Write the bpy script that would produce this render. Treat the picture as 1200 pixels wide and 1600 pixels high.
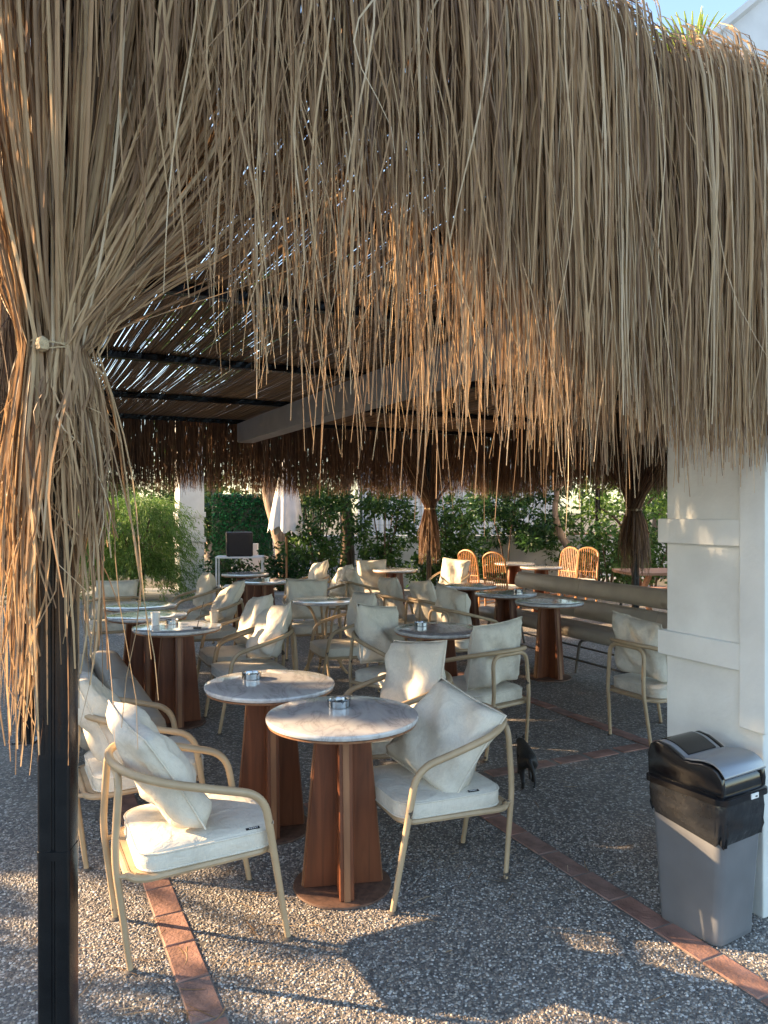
import bpy, bmesh, math, random
import numpy as np
from mathutils import Vector, Matrix, Euler

for o in list(bpy.data.objects):
    bpy.data.objects.remove(o)
scene = bpy.context.scene
R = math.radians
rng = np.random.default_rng(7)
random.seed(7)

# ------------------------------------------------------------------ camera, sky, sun, exposure
CAM_Z = 1.64
cam_d = bpy.data.cameras.new('camera')
cam_d.sensor_fit = 'VERTICAL'
cam_d.sensor_height = 36.0
cam_d.lens = 26.55
cam_d.clip_start = 0.05
cam_d.clip_end = 1000
cam = bpy.data.objects.new('camera', cam_d)
scene.collection.objects.link(cam)
cam.location = (0, 0, CAM_Z)
cam.rotation_euler = (R(90.0 - 0.15), 0, 0)
scene.camera = cam

SUN_EL = R(19)
SUN_H = Vector((-0.977, 0.214)).normalized()
SUN = Vector((SUN_H.x * math.cos(SUN_EL), SUN_H.y * math.cos(SUN_EL), math.sin(SUN_EL)))
world = bpy.data.worlds.new('World')
scene.world = world
world.use_nodes = True
wn = world.node_tree.nodes
wl = world.node_tree.links
wn.clear()
sky = wn.new('ShaderNodeTexSky')
sky.sky_type = 'NISHITA'
sky.sun_disc = False
sky.sun_elevation = SUN_EL
sky.sun_rotation = math.atan2(SUN_H.x, SUN_H.y)
sky.air_density = 1.0
sky.dust_density = 1.0
sky.ozone_density = 1.0
bg = wn.new('ShaderNodeBackground')
bg.inputs['Strength'].default_value = 0.125
wo = wn.new('ShaderNodeOutputWorld')
wl.new(sky.outputs[0], bg.inputs[0])
wl.new(bg.outputs[0], wo.inputs[0])
sl = bpy.data.lights.new('sun', 'SUN')
sl.energy = 5.0
sl.angle = R(0.55)
sl.color = (1.0, 0.69, 0.40)
sun = bpy.data.objects.new('sun', sl)
scene.collection.objects.link(sun)
sun.rotation_euler = (-SUN).to_track_quat('-Z', 'Y').to_euler()
sun.location = (-20, 5, 15)
vs = scene.view_settings
vs.view_transform = 'Standard'
vs.look = 'None'
vs.exposure = 2.25
vs.gamma = 1.0
vs.use_curve_mapping = False
scene.cycles.max_bounces = 6
scene.cycles.diffuse_bounces = 4
scene.cycles.transmission_bounces = 6
scene.cycles.transparent_max_bounces = 8

# ------------------------------------------------------------------ helpers
TH = R(26)
CU, SU = math.cos(TH), math.sin(TH)


def W(u, v, z=0.0):
    """terrace frame (u to the right along the front edge, v towards the back) -> world"""
    return (u * CU - v * SU, u * SU + v * CU, z)


def WA(a):
    """same for an (..., 3) array"""
    a = np.asarray(a, float)
    o = a.copy()
    o[..., 0] = a[..., 0] * CU - a[..., 1] * SU
    o[..., 1] = a[..., 0] * SU + a[..., 1] * CU
    return o


COL = scene.collection


def link(name, mesh, mat=None, parent=None):
    o = bpy.data.objects.new(name, mesh)
    COL.objects.link(o)
    if mat is not None:
        mesh.materials.clear()
        mesh.materials.append(mat)
    if parent is not None:
        o.parent = parent
    return o


def tag(o, label=None, cat=None, group=None, kind=None):
    if label:
        o['label'] = label
    if cat:
        o['category'] = cat
    if group:
        o['group'] = group
    if kind:
        o['kind'] = kind
    return o


def empty(name, loc=(0, 0, 0), rz=0.0):
    o = bpy.data.objects.new(name, None)
    o.empty_display_size = 0.1
    COL.objects.link(o)
    o.location = loc
    o.rotation_euler = (0, 0, rz)
    return o


def copy_tree(o, parent=None):
    c = o.copy()
    COL.objects.link(c)
    c.parent = parent
    for ch in list(o.children):
        copy_tree(ch, c)
    return c


def fast_mesh(name, verts, faces, tone=None, smooth=False):
    """verts (n,3), faces (m,k) numpy"""
    verts = np.ascontiguousarray(verts, np.float32)
    faces = np.ascontiguousarray(faces, np.int32)
    m, k = faces.shape
    me = bpy.data.meshes.new(name)
    me.vertices.add(len(verts))
    me.vertices.foreach_set('co', verts.ravel())
    me.loops.add(m * k)
    me.loops.foreach_set('vertex_index', faces.ravel())
    me.polygons.add(m)
    me.polygons.foreach_set('loop_start', np.arange(0, m * k, k, dtype=np.int32))
    me.polygons.foreach_set('loop_total', np.full(m, k, np.int32))
    if smooth:
        me.polygons.foreach_set('use_smooth', np.ones(m, bool))
    me.update(calc_edges=True)
    if tone is not None:
        at = me.attributes.new('tone', 'FLOAT', 'POINT')
        at.data.foreach_set('value', np.ascontiguousarray(tone, np.float32))
    return me


class MB:
    """collects shapes for ONE mesh"""

    def __init__(self):
        self.v = []
        self.f = []

    def add(self, verts, faces):
        n = len(self.v)
        self.v.extend([tuple(p) for p in verts])
        self.f.extend([tuple(i + n for i in f) for f in faces])
        return self

    def box(self, c, s, rz=0.0):
        hx, hy, hz = s[0] / 2, s[1] / 2, s[2] / 2
        ca, sa = math.cos(rz), math.sin(rz)
        vs_ = []
        for z in (-hz, hz):
            for x, y in ((-hx, -hy), (hx, -hy), (hx, hy), (-hx, hy)):
                vs_.append((c[0] + x * ca - y * sa, c[1] + x * sa + y * ca, c[2] + z))
        return self.add(vs_, [(0, 3, 2, 1), (4, 5, 6, 7), (0, 1, 5, 4), (1, 2, 6, 5), (2, 3, 7, 6), (3, 0, 4, 7)])

    def tube(self, pts, r, n=10, closed=False, cap=True):
        pts = [Vector(p) for p in pts]
        m = len(pts)
        rs = r if isinstance(r, (list, tuple)) else [r] * m
        tang = []
        for i in range(m):
            if closed:
                t = pts[(i + 1) % m] - pts[i - 1]
            else:
                t = pts[min(i + 1, m - 1)] - pts[max(i - 1, 0)]
            tang.append(t.normalized() if t.length > 1e-9 else Vector((0, 0, 1)))
        t0 = tang[0]
        nrm = t0.cross(Vector((0, 0, 1)))
        if nrm.length < 1e-3:
            nrm = t0.cross(Vector((1, 0, 0)))
        nrm.normalize()
        V, F = [], []
        for i in range(m):
            t = tang[i]
            nrm = (nrm - t * nrm.dot(t))
            if nrm.length < 1e-6:
                nrm = t.orthogonal()
            nrm.normalize()
            b = t.cross(nrm)
            for k in range(n):
                a = 2 * math.pi * k / n
                V.append(pts[i] + (nrm * math.cos(a) + b * math.sin(a)) * rs[i])
        rng_ = m if closed else m - 1
        for i in range(rng_):
            j = (i + 1) % m
            for k in range(n):
                k2 = (k + 1) % n
                F.append((i * n + k, i * n + k2, j * n + k2, j * n + k))
        if cap and not closed:
            F.append(tuple(range(n - 1, -1, -1)))
            F.append(tuple((m - 1) * n + k for k in range(n)))
        return self.add(V, F)

    def lathe(self, prof, n=32, c=(0, 0, 0)):
        V, F = [], []
        for (r, z) in prof:
            for k in range(n):
                a = 2 * math.pi * k / n
                V.append((c[0] + r * math.cos(a), c[1] + r * math.sin(a), c[2] + z))
        for i in range(len(prof) - 1):
            for k in range(n):
                k2 = (k + 1) % n
                F.append((i * n + k, i * n + k2, (i + 1) * n + k2, (i + 1) * n + k))
        F.append(tuple(range(n - 1, -1, -1)))
        F.append(tuple((len(prof) - 1) * n + k for k in range(n)))
        return self.add(V, F)

    def loft(self, rings, cap=True):
        n = len(rings[0])
        V = [p for r in rings for p in r]
        F = []
        for i in range(len(rings) - 1):
            for k in range(n):
                k2 = (k + 1) % n
                F.append((i * n + k, i * n + k2, (i + 1) * n + k2, (i + 1) * n + k))
        if cap:
            F.append(tuple(range(n - 1, -1, -1)))
            F.append(tuple((len(rings) - 1) * n + k for k in range(n)))
        return self.add(V, F)

    def prism(self, poly, axis_pts):
        """poly: list of 3D points; extruded by vector axis_pts"""
        n = len(poly)
        d = Vector(axis_pts)
        V = [Vector(p) for p in poly] + [Vector(p) + d for p in poly]
        F = [tuple(range(n - 1, -1, -1)), tuple(range(n, 2 * n))]
        for k in range(n):
            k2 = (k + 1) % n
            F.append((k, k2, n + k2, n + k))
        return self.add(V, F)

    def mesh(self, name, smooth=False, bevel=0.0, seg=2):
        me = bpy.data.meshes.new(name)
        me.from_pydata(self.v, [], self.f)
        bm = bmesh.new()
        bm.from_mesh(me)
        bmesh.ops.recalc_face_normals(bm, faces=bm.faces)
        if bevel > 0:
            es = [e for e in bm.edges if e.is_manifold and e.calc_face_angle(0) > 0.5]
            bmesh.ops.bevel(bm, geom=es, offset=bevel, segments=seg, affect='EDGES', profile=0.5)
        if smooth:
            for f in bm.faces:
                f.smooth = True
            for e in bm.edges:
                if e.is_manifold and e.calc_face_angle(0) > 0.7:
                    e.smooth = False
        bm.to_mesh(me)
        bm.free()
        return me

    def build(self, name, mat, parent=None, smooth=False, bevel=0.0, seg=2):
        return link(name, self.mesh(name, smooth, bevel, seg), mat, parent)


def fillet(pts, r, n=6):
    """round the inner corners of a polyline"""
    pts = [Vector(p) for p in pts]
    out = [pts[0]]
    for i in range(1, len(pts) - 1):
        p = pts[i]
        a = (pts[i - 1] - p)
        b = (pts[i + 1] - p)
        rr = min(r, a.length * 0.49, b.length * 0.49)
        p0 = p + a.normalized() * rr
        p1 = p + b.normalized() * rr
        for k in range(n + 1):
            t = k / n
            out.append(p0 * (1 - t) ** 2 + p * 2 * t * (1 - t) + p1 * t * t)
    out.append(pts[-1])
    return out


def catmull(pts, n=6):
    pts = [Vector(p) for p in pts]
    P = [pts[0] * 2 - pts[1]] + pts + [pts[-1] * 2 - pts[-2]]
    out = []
    for i in range(1, len(P) - 2):
        for k in range(n):
            t = k / n
            a, b, c, d = P[i - 1], P[i], P[i + 1], P[i + 2]
            out.append(0.5 * ((2 * b) + (c - a) * t + (2 * a - 5 * b + 4 * c - d) * t * t + (3 * b - a - 3 * c + d) * t ** 3))
    out.append(pts[-1])
    return out


def rrect(hx, hy, r, n=6, z=0.0):
    out = []
    for cx, cy, a0 in ((hx - r, hy - r, 0), (-hx + r, hy - r, 90), (-hx + r, -hy + r, 180), (hx - r, -hy + r, 270)):
        for k in range(n + 1):
            a = R(a0 + 90 * k / n)
            out.append((cx + r * math.cos(a), cy + r * math.sin(a), z))
    return out


# ------------------------------------------------------------------ materials
def new_mat(name):
    m = bpy.data.materials.new(name)
    m.use_nodes = True
    nt = m.node_tree
    b = nt.nodes['Principled BSDF']
    return m, nt.nodes, nt.links, b


def ramp(nodes, stops, interp='LINEAR'):
    r = nodes.new('ShaderNodeValToRGB')
    cr = r.color_ramp
    cr.interpolation = interp
    while len(cr.elements) > 1:
        cr.elements.remove(cr.elements[-1])
    cr.elements[0].position = stops[0][0]
    cr.elements[0].color = (*stops[0][1], 1)
    for p, c in stops[1:]:
        e = cr.elements.new(p)
        e.color = (*c, 1)
    return r


def simple(name, col, rough=0.5, metal=0.0, var=0.15, scale=8.0, bump=0.0, bscale=60.0, spec=0.5, stretch=None):
    """a paint-like surface with gentle procedural variation in colour, roughness and relief"""
    m, n, l, b = new_mat(name)
    tc = n.new('ShaderNodeTexCoord')
    mp = n.new('ShaderNodeMapping')
    l.new(tc.outputs['Object'], mp.inputs[0])
    if stretch:
        mp.inputs['Scale'].default_value = stretch
    no = n.new('ShaderNodeTexNoise')
    no.inputs['Scale'].default_value = scale
    no.inputs['Detail'].default_value = 6
    l.new(mp.outputs[0], no.inputs['Vector'])
    c0 = tuple(max(0, c * (1 - var)) for c in col)
    c1 = tuple(min(1, c * (1 + var)) for c in col)
    r = ramp(n, [(0.3, c0), (0.7, c1)])
    l.new(no.outputs[0], r.inputs[0])
    l.new(r.outputs[0], b.inputs['Base Color'])
    mr = n.new('ShaderNodeMapRange')
    mr.inputs[3].default_value = max(0.02, rough - 0.08)
    mr.inputs[4].default_value = min(1, rough + 0.1)
    l.new(no.outputs[0], mr.inputs[0])
    l.new(mr.outputs[0], b.inputs['Roughness'])
    b.inputs['Metallic'].default_value = metal
    b.inputs['Specular IOR Level'].default_value = spec
    if bump > 0:
        n2 = n.new('ShaderNodeTexNoise')
        n2.inputs['Scale'].default_value = bscale
        n2.inputs['Detail'].default_value = 4
        l.new(mp.outputs[0], n2.inputs['Vector'])
        bp = n.new('ShaderNodeBump')
        bp.inputs['Strength'].default_value = bump
        bp.inputs['Distance'].default_value = 0.01
        l.new(n2.outputs[0], bp.inputs['Height'])
        l.new(bp.outputs[0], b.inputs['Normal'])
    return m


def strand_mat(name, stops, trans=0.3, rough=0.6):
    m, n, l, b = new_mat(name)
    at = n.new('ShaderNodeAttribute')
    at.attribute_name = 'tone'
    tc = n.new('ShaderNodeTexCoord')
    no = n.new('ShaderNodeTexNoise')
    no.inputs['Scale'].default_value = 14
    no.inputs['Detail'].default_value = 3
    l.new(tc.outputs['Object'], no.inputs['Vector'])
    ad = n.new('ShaderNodeMath')
    ad.operation = 'MULTIPLY_ADD'
    ad.inputs[1].default_value = 0.35
    l.new(no.outputs[0], ad.inputs[0])
    l.new(at.outputs['Fac'], ad.inputs[2])
    sb = n.new('ShaderNodeMath')
    sb.operation = 'SUBTRACT'
    sb.inputs[1].default_value = 0.17
    l.new(ad.outputs[0], sb.inputs[0])
    r = ramp(n, stops)
    l.new(sb.outputs[0], r.inputs[0])
    l.new(r.outputs[0], b.inputs['Base Color'])
    b.inputs['Roughness'].default_value = rough
    b.inputs['Specular IOR Level'].default_value = 0.35
    tr = n.new('ShaderNodeBsdfTranslucent')
    l.new(r.outputs[0], tr.inputs[0])
    mx = n.new('ShaderNodeMixShader')
    mx.inputs[0].default_value = trans
    l.new(b.outputs[0], mx.inputs[1])
    l.new(tr.outputs[0], mx.inputs[2])
    l.new(mx.outputs[0], n['Material Output'].inputs[0])
    return m


M = {}
M['thatch'] = strand_mat('thatch', [(0.0, (0.07, 0.040, 0.024)), (0.3, (0.22, 0.133, 0.073)), (0.6, (0.41, 0.265, 0.143)), (0.85, (0.56, 0.395, 0.22)), (1.0, (0.66, 0.53, 0.36))], 0.3)
M['fringe'] = strand_mat('fringe', [(0.0, (0.06, 0.035, 0.025)), (0.4, (0.16, 0.09, 0.055)), (0.8, (0.30, 0.18, 0.10)), (1.0, (0.42, 0.28, 0.16))], 0.2)  # darker browns than thatch: shade on the fringes is put into the colour
M['reed_mat'] = strand_mat('reed_mat', [(0.0, (0.15, 0.09, 0.05)), (0.5, (0.36, 0.23, 0.13)), (1.0, (0.55, 0.38, 0.23))], 0.3)
M['leaf_dark'] = strand_mat('leaf_dark', [(0.0, (0.012, 0.035, 0.012)), (0.5, (0.03, 0.085, 0.025)), (1.0, (0.08, 0.17, 0.04))], 0.3, 0.45)
M['leaf_mid'] = strand_mat('leaf_mid', [(0.0, (0.02, 0.05, 0.012)), (0.5, (0.055, 0.13, 0.03)), (1.0, (0.15, 0.24, 0.05))], 0.35, 0.45)
M['leaf_light'] = strand_mat('leaf_light', [(0.0, (0.05, 0.11, 0.02)), (0.5, (0.12, 0.23, 0.045)), (1.0, (0.26, 0.38, 0.09))], 0.4, 0.5)
M['leaf_plastic'] = strand_mat('leaf_plastic', [(0.0, (0.008, 0.06, 0.02)), (0.6, (0.015, 0.13, 0.05)), (1.0, (0.05, 0.24, 0.09))], 0.15, 0.35)
M['palm_leaf'] = strand_mat('palm_leaf', [(0.0, (0.08, 0.14, 0.02)), (0.5, (0.18, 0.28, 0.05)), (1.0, (0.35, 0.42, 0.10))], 0.45, 0.5)
M['bark'] = simple('bark', (0.13, 0.09, 0.065), 0.9, var=0.5, scale=10, bump=0.9, bscale=25, stretch=(3, 3, 0.6))
M['bark_pale'] = simple('bark_pale', (0.27, 0.2, 0.15), 0.9, var=0.4, scale=10, bump=0.9, bscale=22, stretch=(3, 3, 0.6))
M['black_steel'] = simple('black_steel', (0.005, 0.0055, 0.006), 0.2, var=0.4, scale=20, bump=0.05, bscale=120)
M['beam_paint'] = simple('beam_paint', (0.36, 0.35, 0.34), 0.55, var=0.12, scale=5, bump=0.05)
M['white_board'] = simple('white_board', (0.68, 0.70, 0.67), 0.55, var=0.10, scale=4, bump=0.14, bscale=45)
M['white_wall'] = simple('white_wall', (0.66, 0.67, 0.68), 0.8, var=0.1, scale=2.5, bump=0.15, bscale=40)
M['white_metal'] = simple('white_metal', (0.78, 0.79, 0.80), 0.4, var=0.05)
M['black_plastic'] = simple('black_plastic', (0.008, 0.008, 0.009), 0.14, var=0.3, scale=25)
M['speaker_black'] = simple('speaker_black', (0.010, 0.010, 0.014), 0.6, var=0.3, scale=40, bump=0.2, bscale=200)
M['silver_plastic'] = simple('silver_plastic', (0.24, 0.25, 0.265), 0.30, metal=0.35, var=0.03, scale=3)
M['grey_plastic'] = simple('grey_plastic', (0.135, 0.14, 0.148), 0.34, var=0.12, scale=7, bump=0.02, bscale=90)
M['bag'] = simple('bag', (0.016, 0.017, 0.019), 0.2, var=0.3, scale=15, bump=0.9, bscale=14)
M['steel'] = simple('steel', (0.36, 0.36, 0.36), 0.16, metal=1.0, var=0.08, scale=30)
M['paper'] = simple('paper', (0.78, 0.78, 0.76), 0.6, var=0.04)
M['cup_tan'] = simple('cup_tan', (0.42, 0.38, 0.33), 0.5, var=0.1)
M['vinyl'] = simple('vinyl', (0.40, 0.335, 0.255), 0.42, var=0.1, scale=6, bump=0.15, bscale=70)
M['canvas'] = simple('canvas', (0.78, 0.77, 0.74), 0.85, var=0.07, scale=7, bump=0.2, bscale=30)
M['rope'] = simple('rope', (0.45, 0.34, 0.2), 0.9, var=0.3, scale=60, bump=0.8, bscale=150)
M['cat_fur'] = simple('cat_fur', (0.007, 0.006, 0.006), 0.55, var=0.6, scale=25, bump=0.4, bscale=160)
M['rattan'] = simple('rattan', (0.40, 0.19, 0.075), 0.45, var=0.25, scale=18, bump=0.2, bscale=120)
M['wire'] = simple('wire', (0.06, 0.09, 0.075), 0.5, var=0.2)
M['picnic_wood'] = simple('picnic_wood', (0.42, 0.22, 0.13), 0.55, var=0.25, scale=7, bump=0.25, bscale=40, stretch=(1, 6, 6))
M['tag'] = simple('tag', (0.012, 0.012, 0.014), 0.7, var=0.2)
M['thread'] = simple('thread', (0.7, 0.7, 0.68), 0.7, var=0.1)
M['louver'] = simple('louver', (0.55, 0.58, 0.62), 0.6, var=0.08)
M['foot'] = simple('foot', (0.10, 0.085, 0.07), 0.6, var=0.3)


def make_frame_paint():
    m, n, l, b = new_mat('frame_paint')
    tc = n.new('ShaderNodeTexCoord')
    no = n.new('ShaderNodeTexNoise')
    no.inputs['Scale'].default_value = 9
    no.inputs['Detail'].default_value = 8
    l.new(tc.outputs['Object'], no.inputs['Vector'])
    r = ramp(n, [(0.30, (0.38, 0.275, 0.165)), (0.60, (0.47, 0.345, 0.21)), (0.685, (0.48, 0.35, 0.215)), (0.70, (0.06, 0.05, 0.045))])
    l.new(no.outputs[0], r.inputs[0])
    l.new(r.outputs[0], b.inputs['Base Color'])
    b.inputs['Roughness'].default_value = 0.42
    return m


M['frame'] = make_frame_paint()


def make_fabric(name, base):
    m, n, l, b = new_mat(name)
    tc = n.new('ShaderNodeTexCoord')
    no = n.new('ShaderNodeTexNoise')
    no.inputs['Scale'].default_value = 6
    no.inputs['Detail'].default_value = 7
    no.inputs['Roughness'].default_value = 0.65
    l.new(tc.outputs['Object'], no.inputs['Vector'])
    r = ramp(n, [(0.25, tuple(c * 0.74 for c in base)), (0.5, base), (0.8, tuple(min(1, c * 1.08) for c in base))])
    l.new(no.outputs[0], r.inputs[0])
    # slubs of the weave
    sx = n.new('ShaderNodeMapping')
    sx.inputs['Scale'].default_value = (60, 700, 700)
    l.new(tc.outputs['Object'], sx.inputs[0])
    w1 = n.new('ShaderNodeTexNoise')
    w1.inputs['Scale'].default_value = 1
    l.new(sx.outputs[0], w1.inputs['Vector'])
    sy = n.new('ShaderNodeMapping')
    sy.inputs['Scale'].default_value = (700, 60, 60)
    l.new(tc.outputs['Object'], sy.inputs[0])
    w2 = n.new('ShaderNodeTexNoise')
    w2.inputs['Scale'].default_value = 1
    l.new(sy.outputs[0], w2.inputs['Vector'])
    ad = n.new('ShaderNodeMath')
    ad.operation = 'ADD'
    l.new(w1.outputs[0], ad.inputs[0])
    l.new(w2.outputs[0], ad.inputs[1])
    mr = n.new('ShaderNodeMapRange')
    mr.inputs[1].default_value = 0.6
    mr.inputs[2].default_value = 1.4
    mr.inputs[3].default_value = 0.86
    mr.inputs[4].default_value = 1.08
    l.new(ad.outputs[0], mr.inputs[0])
    mu = n.new('ShaderNodeMix')
    mu.data_type = 'RGBA'
    mu.blend_type = 'MULTIPLY'
    mu.inputs[0].default_value = 1.0
    l.new(r.outputs[0], mu.inputs[6])
    l.new(mr.outputs[0], mu.inputs[7])
    l.new(mu.outputs[2], b.inputs['Base Color'])
    b.inputs['Roughness'].default_value = 0.92
    b.inputs['Specular IOR Level'].default_value = 0.2
    wr = n.new('ShaderNodeTexNoise')
    wr.inputs['Scale'].default_value = 11
    wr.inputs['Detail'].default_value = 3
    wr.inputs['Distortion'].default_value = 1.2
    l.new(tc.outputs['Object'], wr.inputs['Vector'])
    bp0 = n.new('ShaderNodeBump')
    bp0.inputs["Strength"].default_value = 0.5
    bp0.inputs['Distance'].default_value = 0.02
    l.new(wr.outputs[0], bp0.inputs['Height'])
    bp = n.new('ShaderNodeBump')
    bp.inputs['Strength'].default_value = 0.25
    bp.inputs['Distance'].default_value = 0.001
    l.new(ad.outputs[0], bp.inputs['Height'])
    l.new(bp0.outputs[0], bp.inputs['Normal'])
    l.new(bp.outputs[0], b.inputs['Normal'])
    return m


M['fabric'] = make_fabric('fabric', (0.70, 0.65, 0.55))
M['fabric_grey'] = make_fabric('fabric_grey', (0.50, 0.46, 0.39))


def make_marble():
    m, n, l, b = new_mat('marble')
    tc = n.new('ShaderNodeTexCoord')
    oi = n.new('ShaderNodeObjectInfo')
    va = n.new('ShaderNodeVectorMath')
    va.operation = 'ADD'
    l.new(tc.outputs['Object'], va.inputs[0])
    sc = n.new('ShaderNodeVectorMath')
    sc.operation = 'SCALE'
    sc.inputs[3].default_value = 0.37
    l.new(oi.outputs['Location'], sc.inputs[0])
    l.new(sc.outputs[0], va.inputs[1])
    mp = n.new('ShaderNodeMapping')
    mp.inputs['Rotation'].default_value = (0, 0, 0.5)
    mp.inputs['Scale'].default_value = (2.2, 5.5, 4)
    l.new(va.outputs[0], mp.inputs[0])
    no = n.new('ShaderNodeTexNoise')
    no.inputs['Scale'].default_value = 1.3
    no.inputs['Detail'].default_value = 9
    no.inputs['Roughness'].default_value = 0.6
    no.inputs['Distortion'].default_value = 1.4
    l.new(mp.outputs[0], no.inputs['Vector'])
    sb = n.new('ShaderNodeMath')
    sb.operation = 'SUBTRACT'
    sb.inputs[1].default_value = 0.5
    l.new(no.outputs[0], sb.inputs[0])
    ab = n.new('ShaderNodeMath')
    ab.operation = 'ABSOLUTE'
    l.new(sb.outputs[0], ab.inputs[0])
    r = ramp(n, [(0.0, (0.36, 0.35, 0.345)), (0.015, (0.46, 0.45, 0.445)), (0.09, (0.55, 0.545, 0.535)), (0.25, (0.62, 0.61, 0.60))])
    l.new(ab.outputs[0], r.inputs[0])
    l.new(r.outputs[0], b.inputs['Base Color'])
    b.inputs['Roughness'].default_value = 0.13
    b.inputs['Coat Weight'].default_value = 0.4
    b.inputs['Coat Roughness'].default_value = 0.06
    return m


M['marble'] = make_marble()


def make_wood(name, dark, light, rough=0.38):
    m, n, l, b = new_mat(name)
    tc = n.new('ShaderNodeTexCoord')
    mp = n.new('ShaderNodeMapping')
    mp.inputs['Scale'].default_value = (22, 22, 1.6)
    l.new(tc.outputs['Object'], mp.inputs[0])
    no = n.new('ShaderNodeTexNoise')
    no.inputs['Scale'].default_value = 1.5
    no.inputs['Detail'].default_value = 8
    no.inputs['Distortion'].default_value = 0.7
    l.new(mp.outputs[0], no.inputs['Vector'])
    r = ramp(n, [(0.25, dark), (0.75, light)])
    l.new(no.outputs[0], r.inputs[0])
    l.new(r.outputs[0], b.inputs['Base Color'])
    b.inputs['Roughness'].default_value = rough
    bp = n.new('ShaderNodeBump')
    bp.inputs['Strength'].default_value = 0.12
    bp.inputs['Distance'].default_value = 0.003
    l.new(no.outputs[0], bp.inputs['Height'])
    l.new(bp.outputs[0], b.inputs['Normal'])
    return m


M['wood'] = make_wood('wood', (0.085, 0.025, 0.010), (0.21, 0.066, 0.026))
M['wood_edge'] = make_wood('wood_edge', (0.17, 0.075, 0.035), (0.32, 0.15, 0.07), 0.45)
M['wood_base'] = make_wood('wood_base', (0.06, 0.032, 0.022), (0.16, 0.085, 0.055), 0.6)
M['parasol_pole'] = make_wood('parasol_pole', (0.28, 0.14, 0.06), (0.42, 0.22, 0.1), 0.5)


def stone_colours(n):
    return ramp(n, [(0.0, (0.075, 0.070, 0.066)), (0.20, (0.135, 0.125, 0.117)), (0.40, (0.22, 0.195, 0.17)), (0.58, (0.31, 0.262, 0.21)),
                    (0.74, (0.40, 0.365, 0.315)), (0.88, (0.52, 0.49, 0.44)), (1.0, (0.66, 0.64, 0.60))])


def make_aggregate():
    m, n, l, b = new_mat('aggregate')
    tc = n.new('ShaderNodeTexCoord')
    nz = n.new('ShaderNodeTexNoise')
    nz.inputs['Scale'].default_value = 30
    l.new(tc.outputs['Object'], nz.inputs['Vector'])
    mxv = n.new('ShaderNodeMix')
    mxv.data_type = 'VECTOR'
    mxv.inputs[0].default_value = 0.012
    l.new(tc.outputs['Object'], mxv.inputs[4])
    l.new(nz.outputs['Color'], mxv.inputs[5])
    vo = n.new('ShaderNodeTexVoronoi')
    vo.inputs['Scale'].default_value = 78
    l.new(mxv.outputs[1], vo.inputs['Vector'])
    ed = n.new('ShaderNodeTexVoronoi')
    ed.feature = 'DISTANCE_TO_EDGE'
    ed.inputs['Scale'].default_value = 78
    l.new(mxv.outputs[1], ed.inputs['Vector'])
    sp = n.new('ShaderNodeSeparateColor')
    l.new(vo.outputs['Color'], sp.inputs[0])
    r = stone_colours(n)
    l.new(sp.outputs[0], r.inputs[0])
    er = ramp(n, [(0.0, (0.0, 0.0, 0.0)), (0.05, (0.1, 0.1, 0.1)), (0.16, (1, 1, 1))])
    l.new(ed.outputs['Distance'], er.inputs[0])
    # some stones lie below the cement
    gt = n.new('ShaderNodeMath')
    gt.operation = 'GREATER_THAN'
    gt.inputs[1].default_value = 0.22
    l.new(sp.outputs[1], gt.inputs[0])
    mu = n.new('ShaderNodeMath')
    mu.operation = 'MULTIPLY'
    l.new(er.outputs[0], mu.inputs[0])
    l.new(gt.outputs[0], mu.inputs[1])
    big = n.new('ShaderNodeTexNoise')
    big.inputs['Scale'].default_value = 1.7
    big.inputs['Detail'].default_value = 6
    l.new(tc.outputs['Object'], big.inputs['Vector'])
    cem = ramp(n, [(0.3, (0.095, 0.088, 0.080)), (0.7, (0.20, 0.182, 0.158))])
    l.new(big.outputs[0], cem.inputs[0])
    mx = n.new('ShaderNodeMix')
    mx.data_type = 'RGBA'
    l.new(mu.outputs[0], mx.inputs[0])
    l.new(cem.outputs[0], mx.inputs[6])
    l.new(r.outputs[0], mx.inputs[7])
    l.new(mx.outputs[2], b.inputs['Base Color'])
    b.inputs['Roughness'].default_value = 0.55
    bp = n.new('ShaderNodeBump')
    bp.inputs['Strength'].default_value = 0.7
    bp.inputs['Distance'].default_value = 0.004
    l.new(mu.outputs[0], bp.inputs['Height'])
    l.new(bp.outputs[0], b.inputs['Normal'])
    return m


M['aggregate'] = make_aggregate()


def make_pebble():
    m, n, l, b = new_mat('pebble')
    at = n.new('ShaderNodeAttribute')
    at.attribute_name = 'tone'
    r = stone_colours(n)
    l.new(at.outputs['Fac'], r.inputs[0])
    tc = n.new('ShaderNodeTexCoord')
    no = n.new('ShaderNodeTexNoise')
    no.inputs['Scale'].default_value = 160
    l.new(tc.outputs['Object'], no.inputs['Vector'])
    mr = n.new('ShaderNodeMapRange')
    mr.inputs[3].default_value = 0.8
    mr.inputs[4].default_value = 1.15
    l.new(no.outputs[0], mr.inputs[0])
    mu = n.new('ShaderNodeMix')
    mu.data_type = 'RGBA'
    mu.blend_type = 'MULTIPLY'
    mu.inputs[0].default_value = 1
    l.new(r.outputs[0], mu.inputs[6])
    l.new(mr.outputs[0], mu.inputs[7])
    l.new(mu.outputs[2], b.inputs['Base Color'])
    b.inputs['Roughness'].default_value = 0.5
    return m


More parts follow.
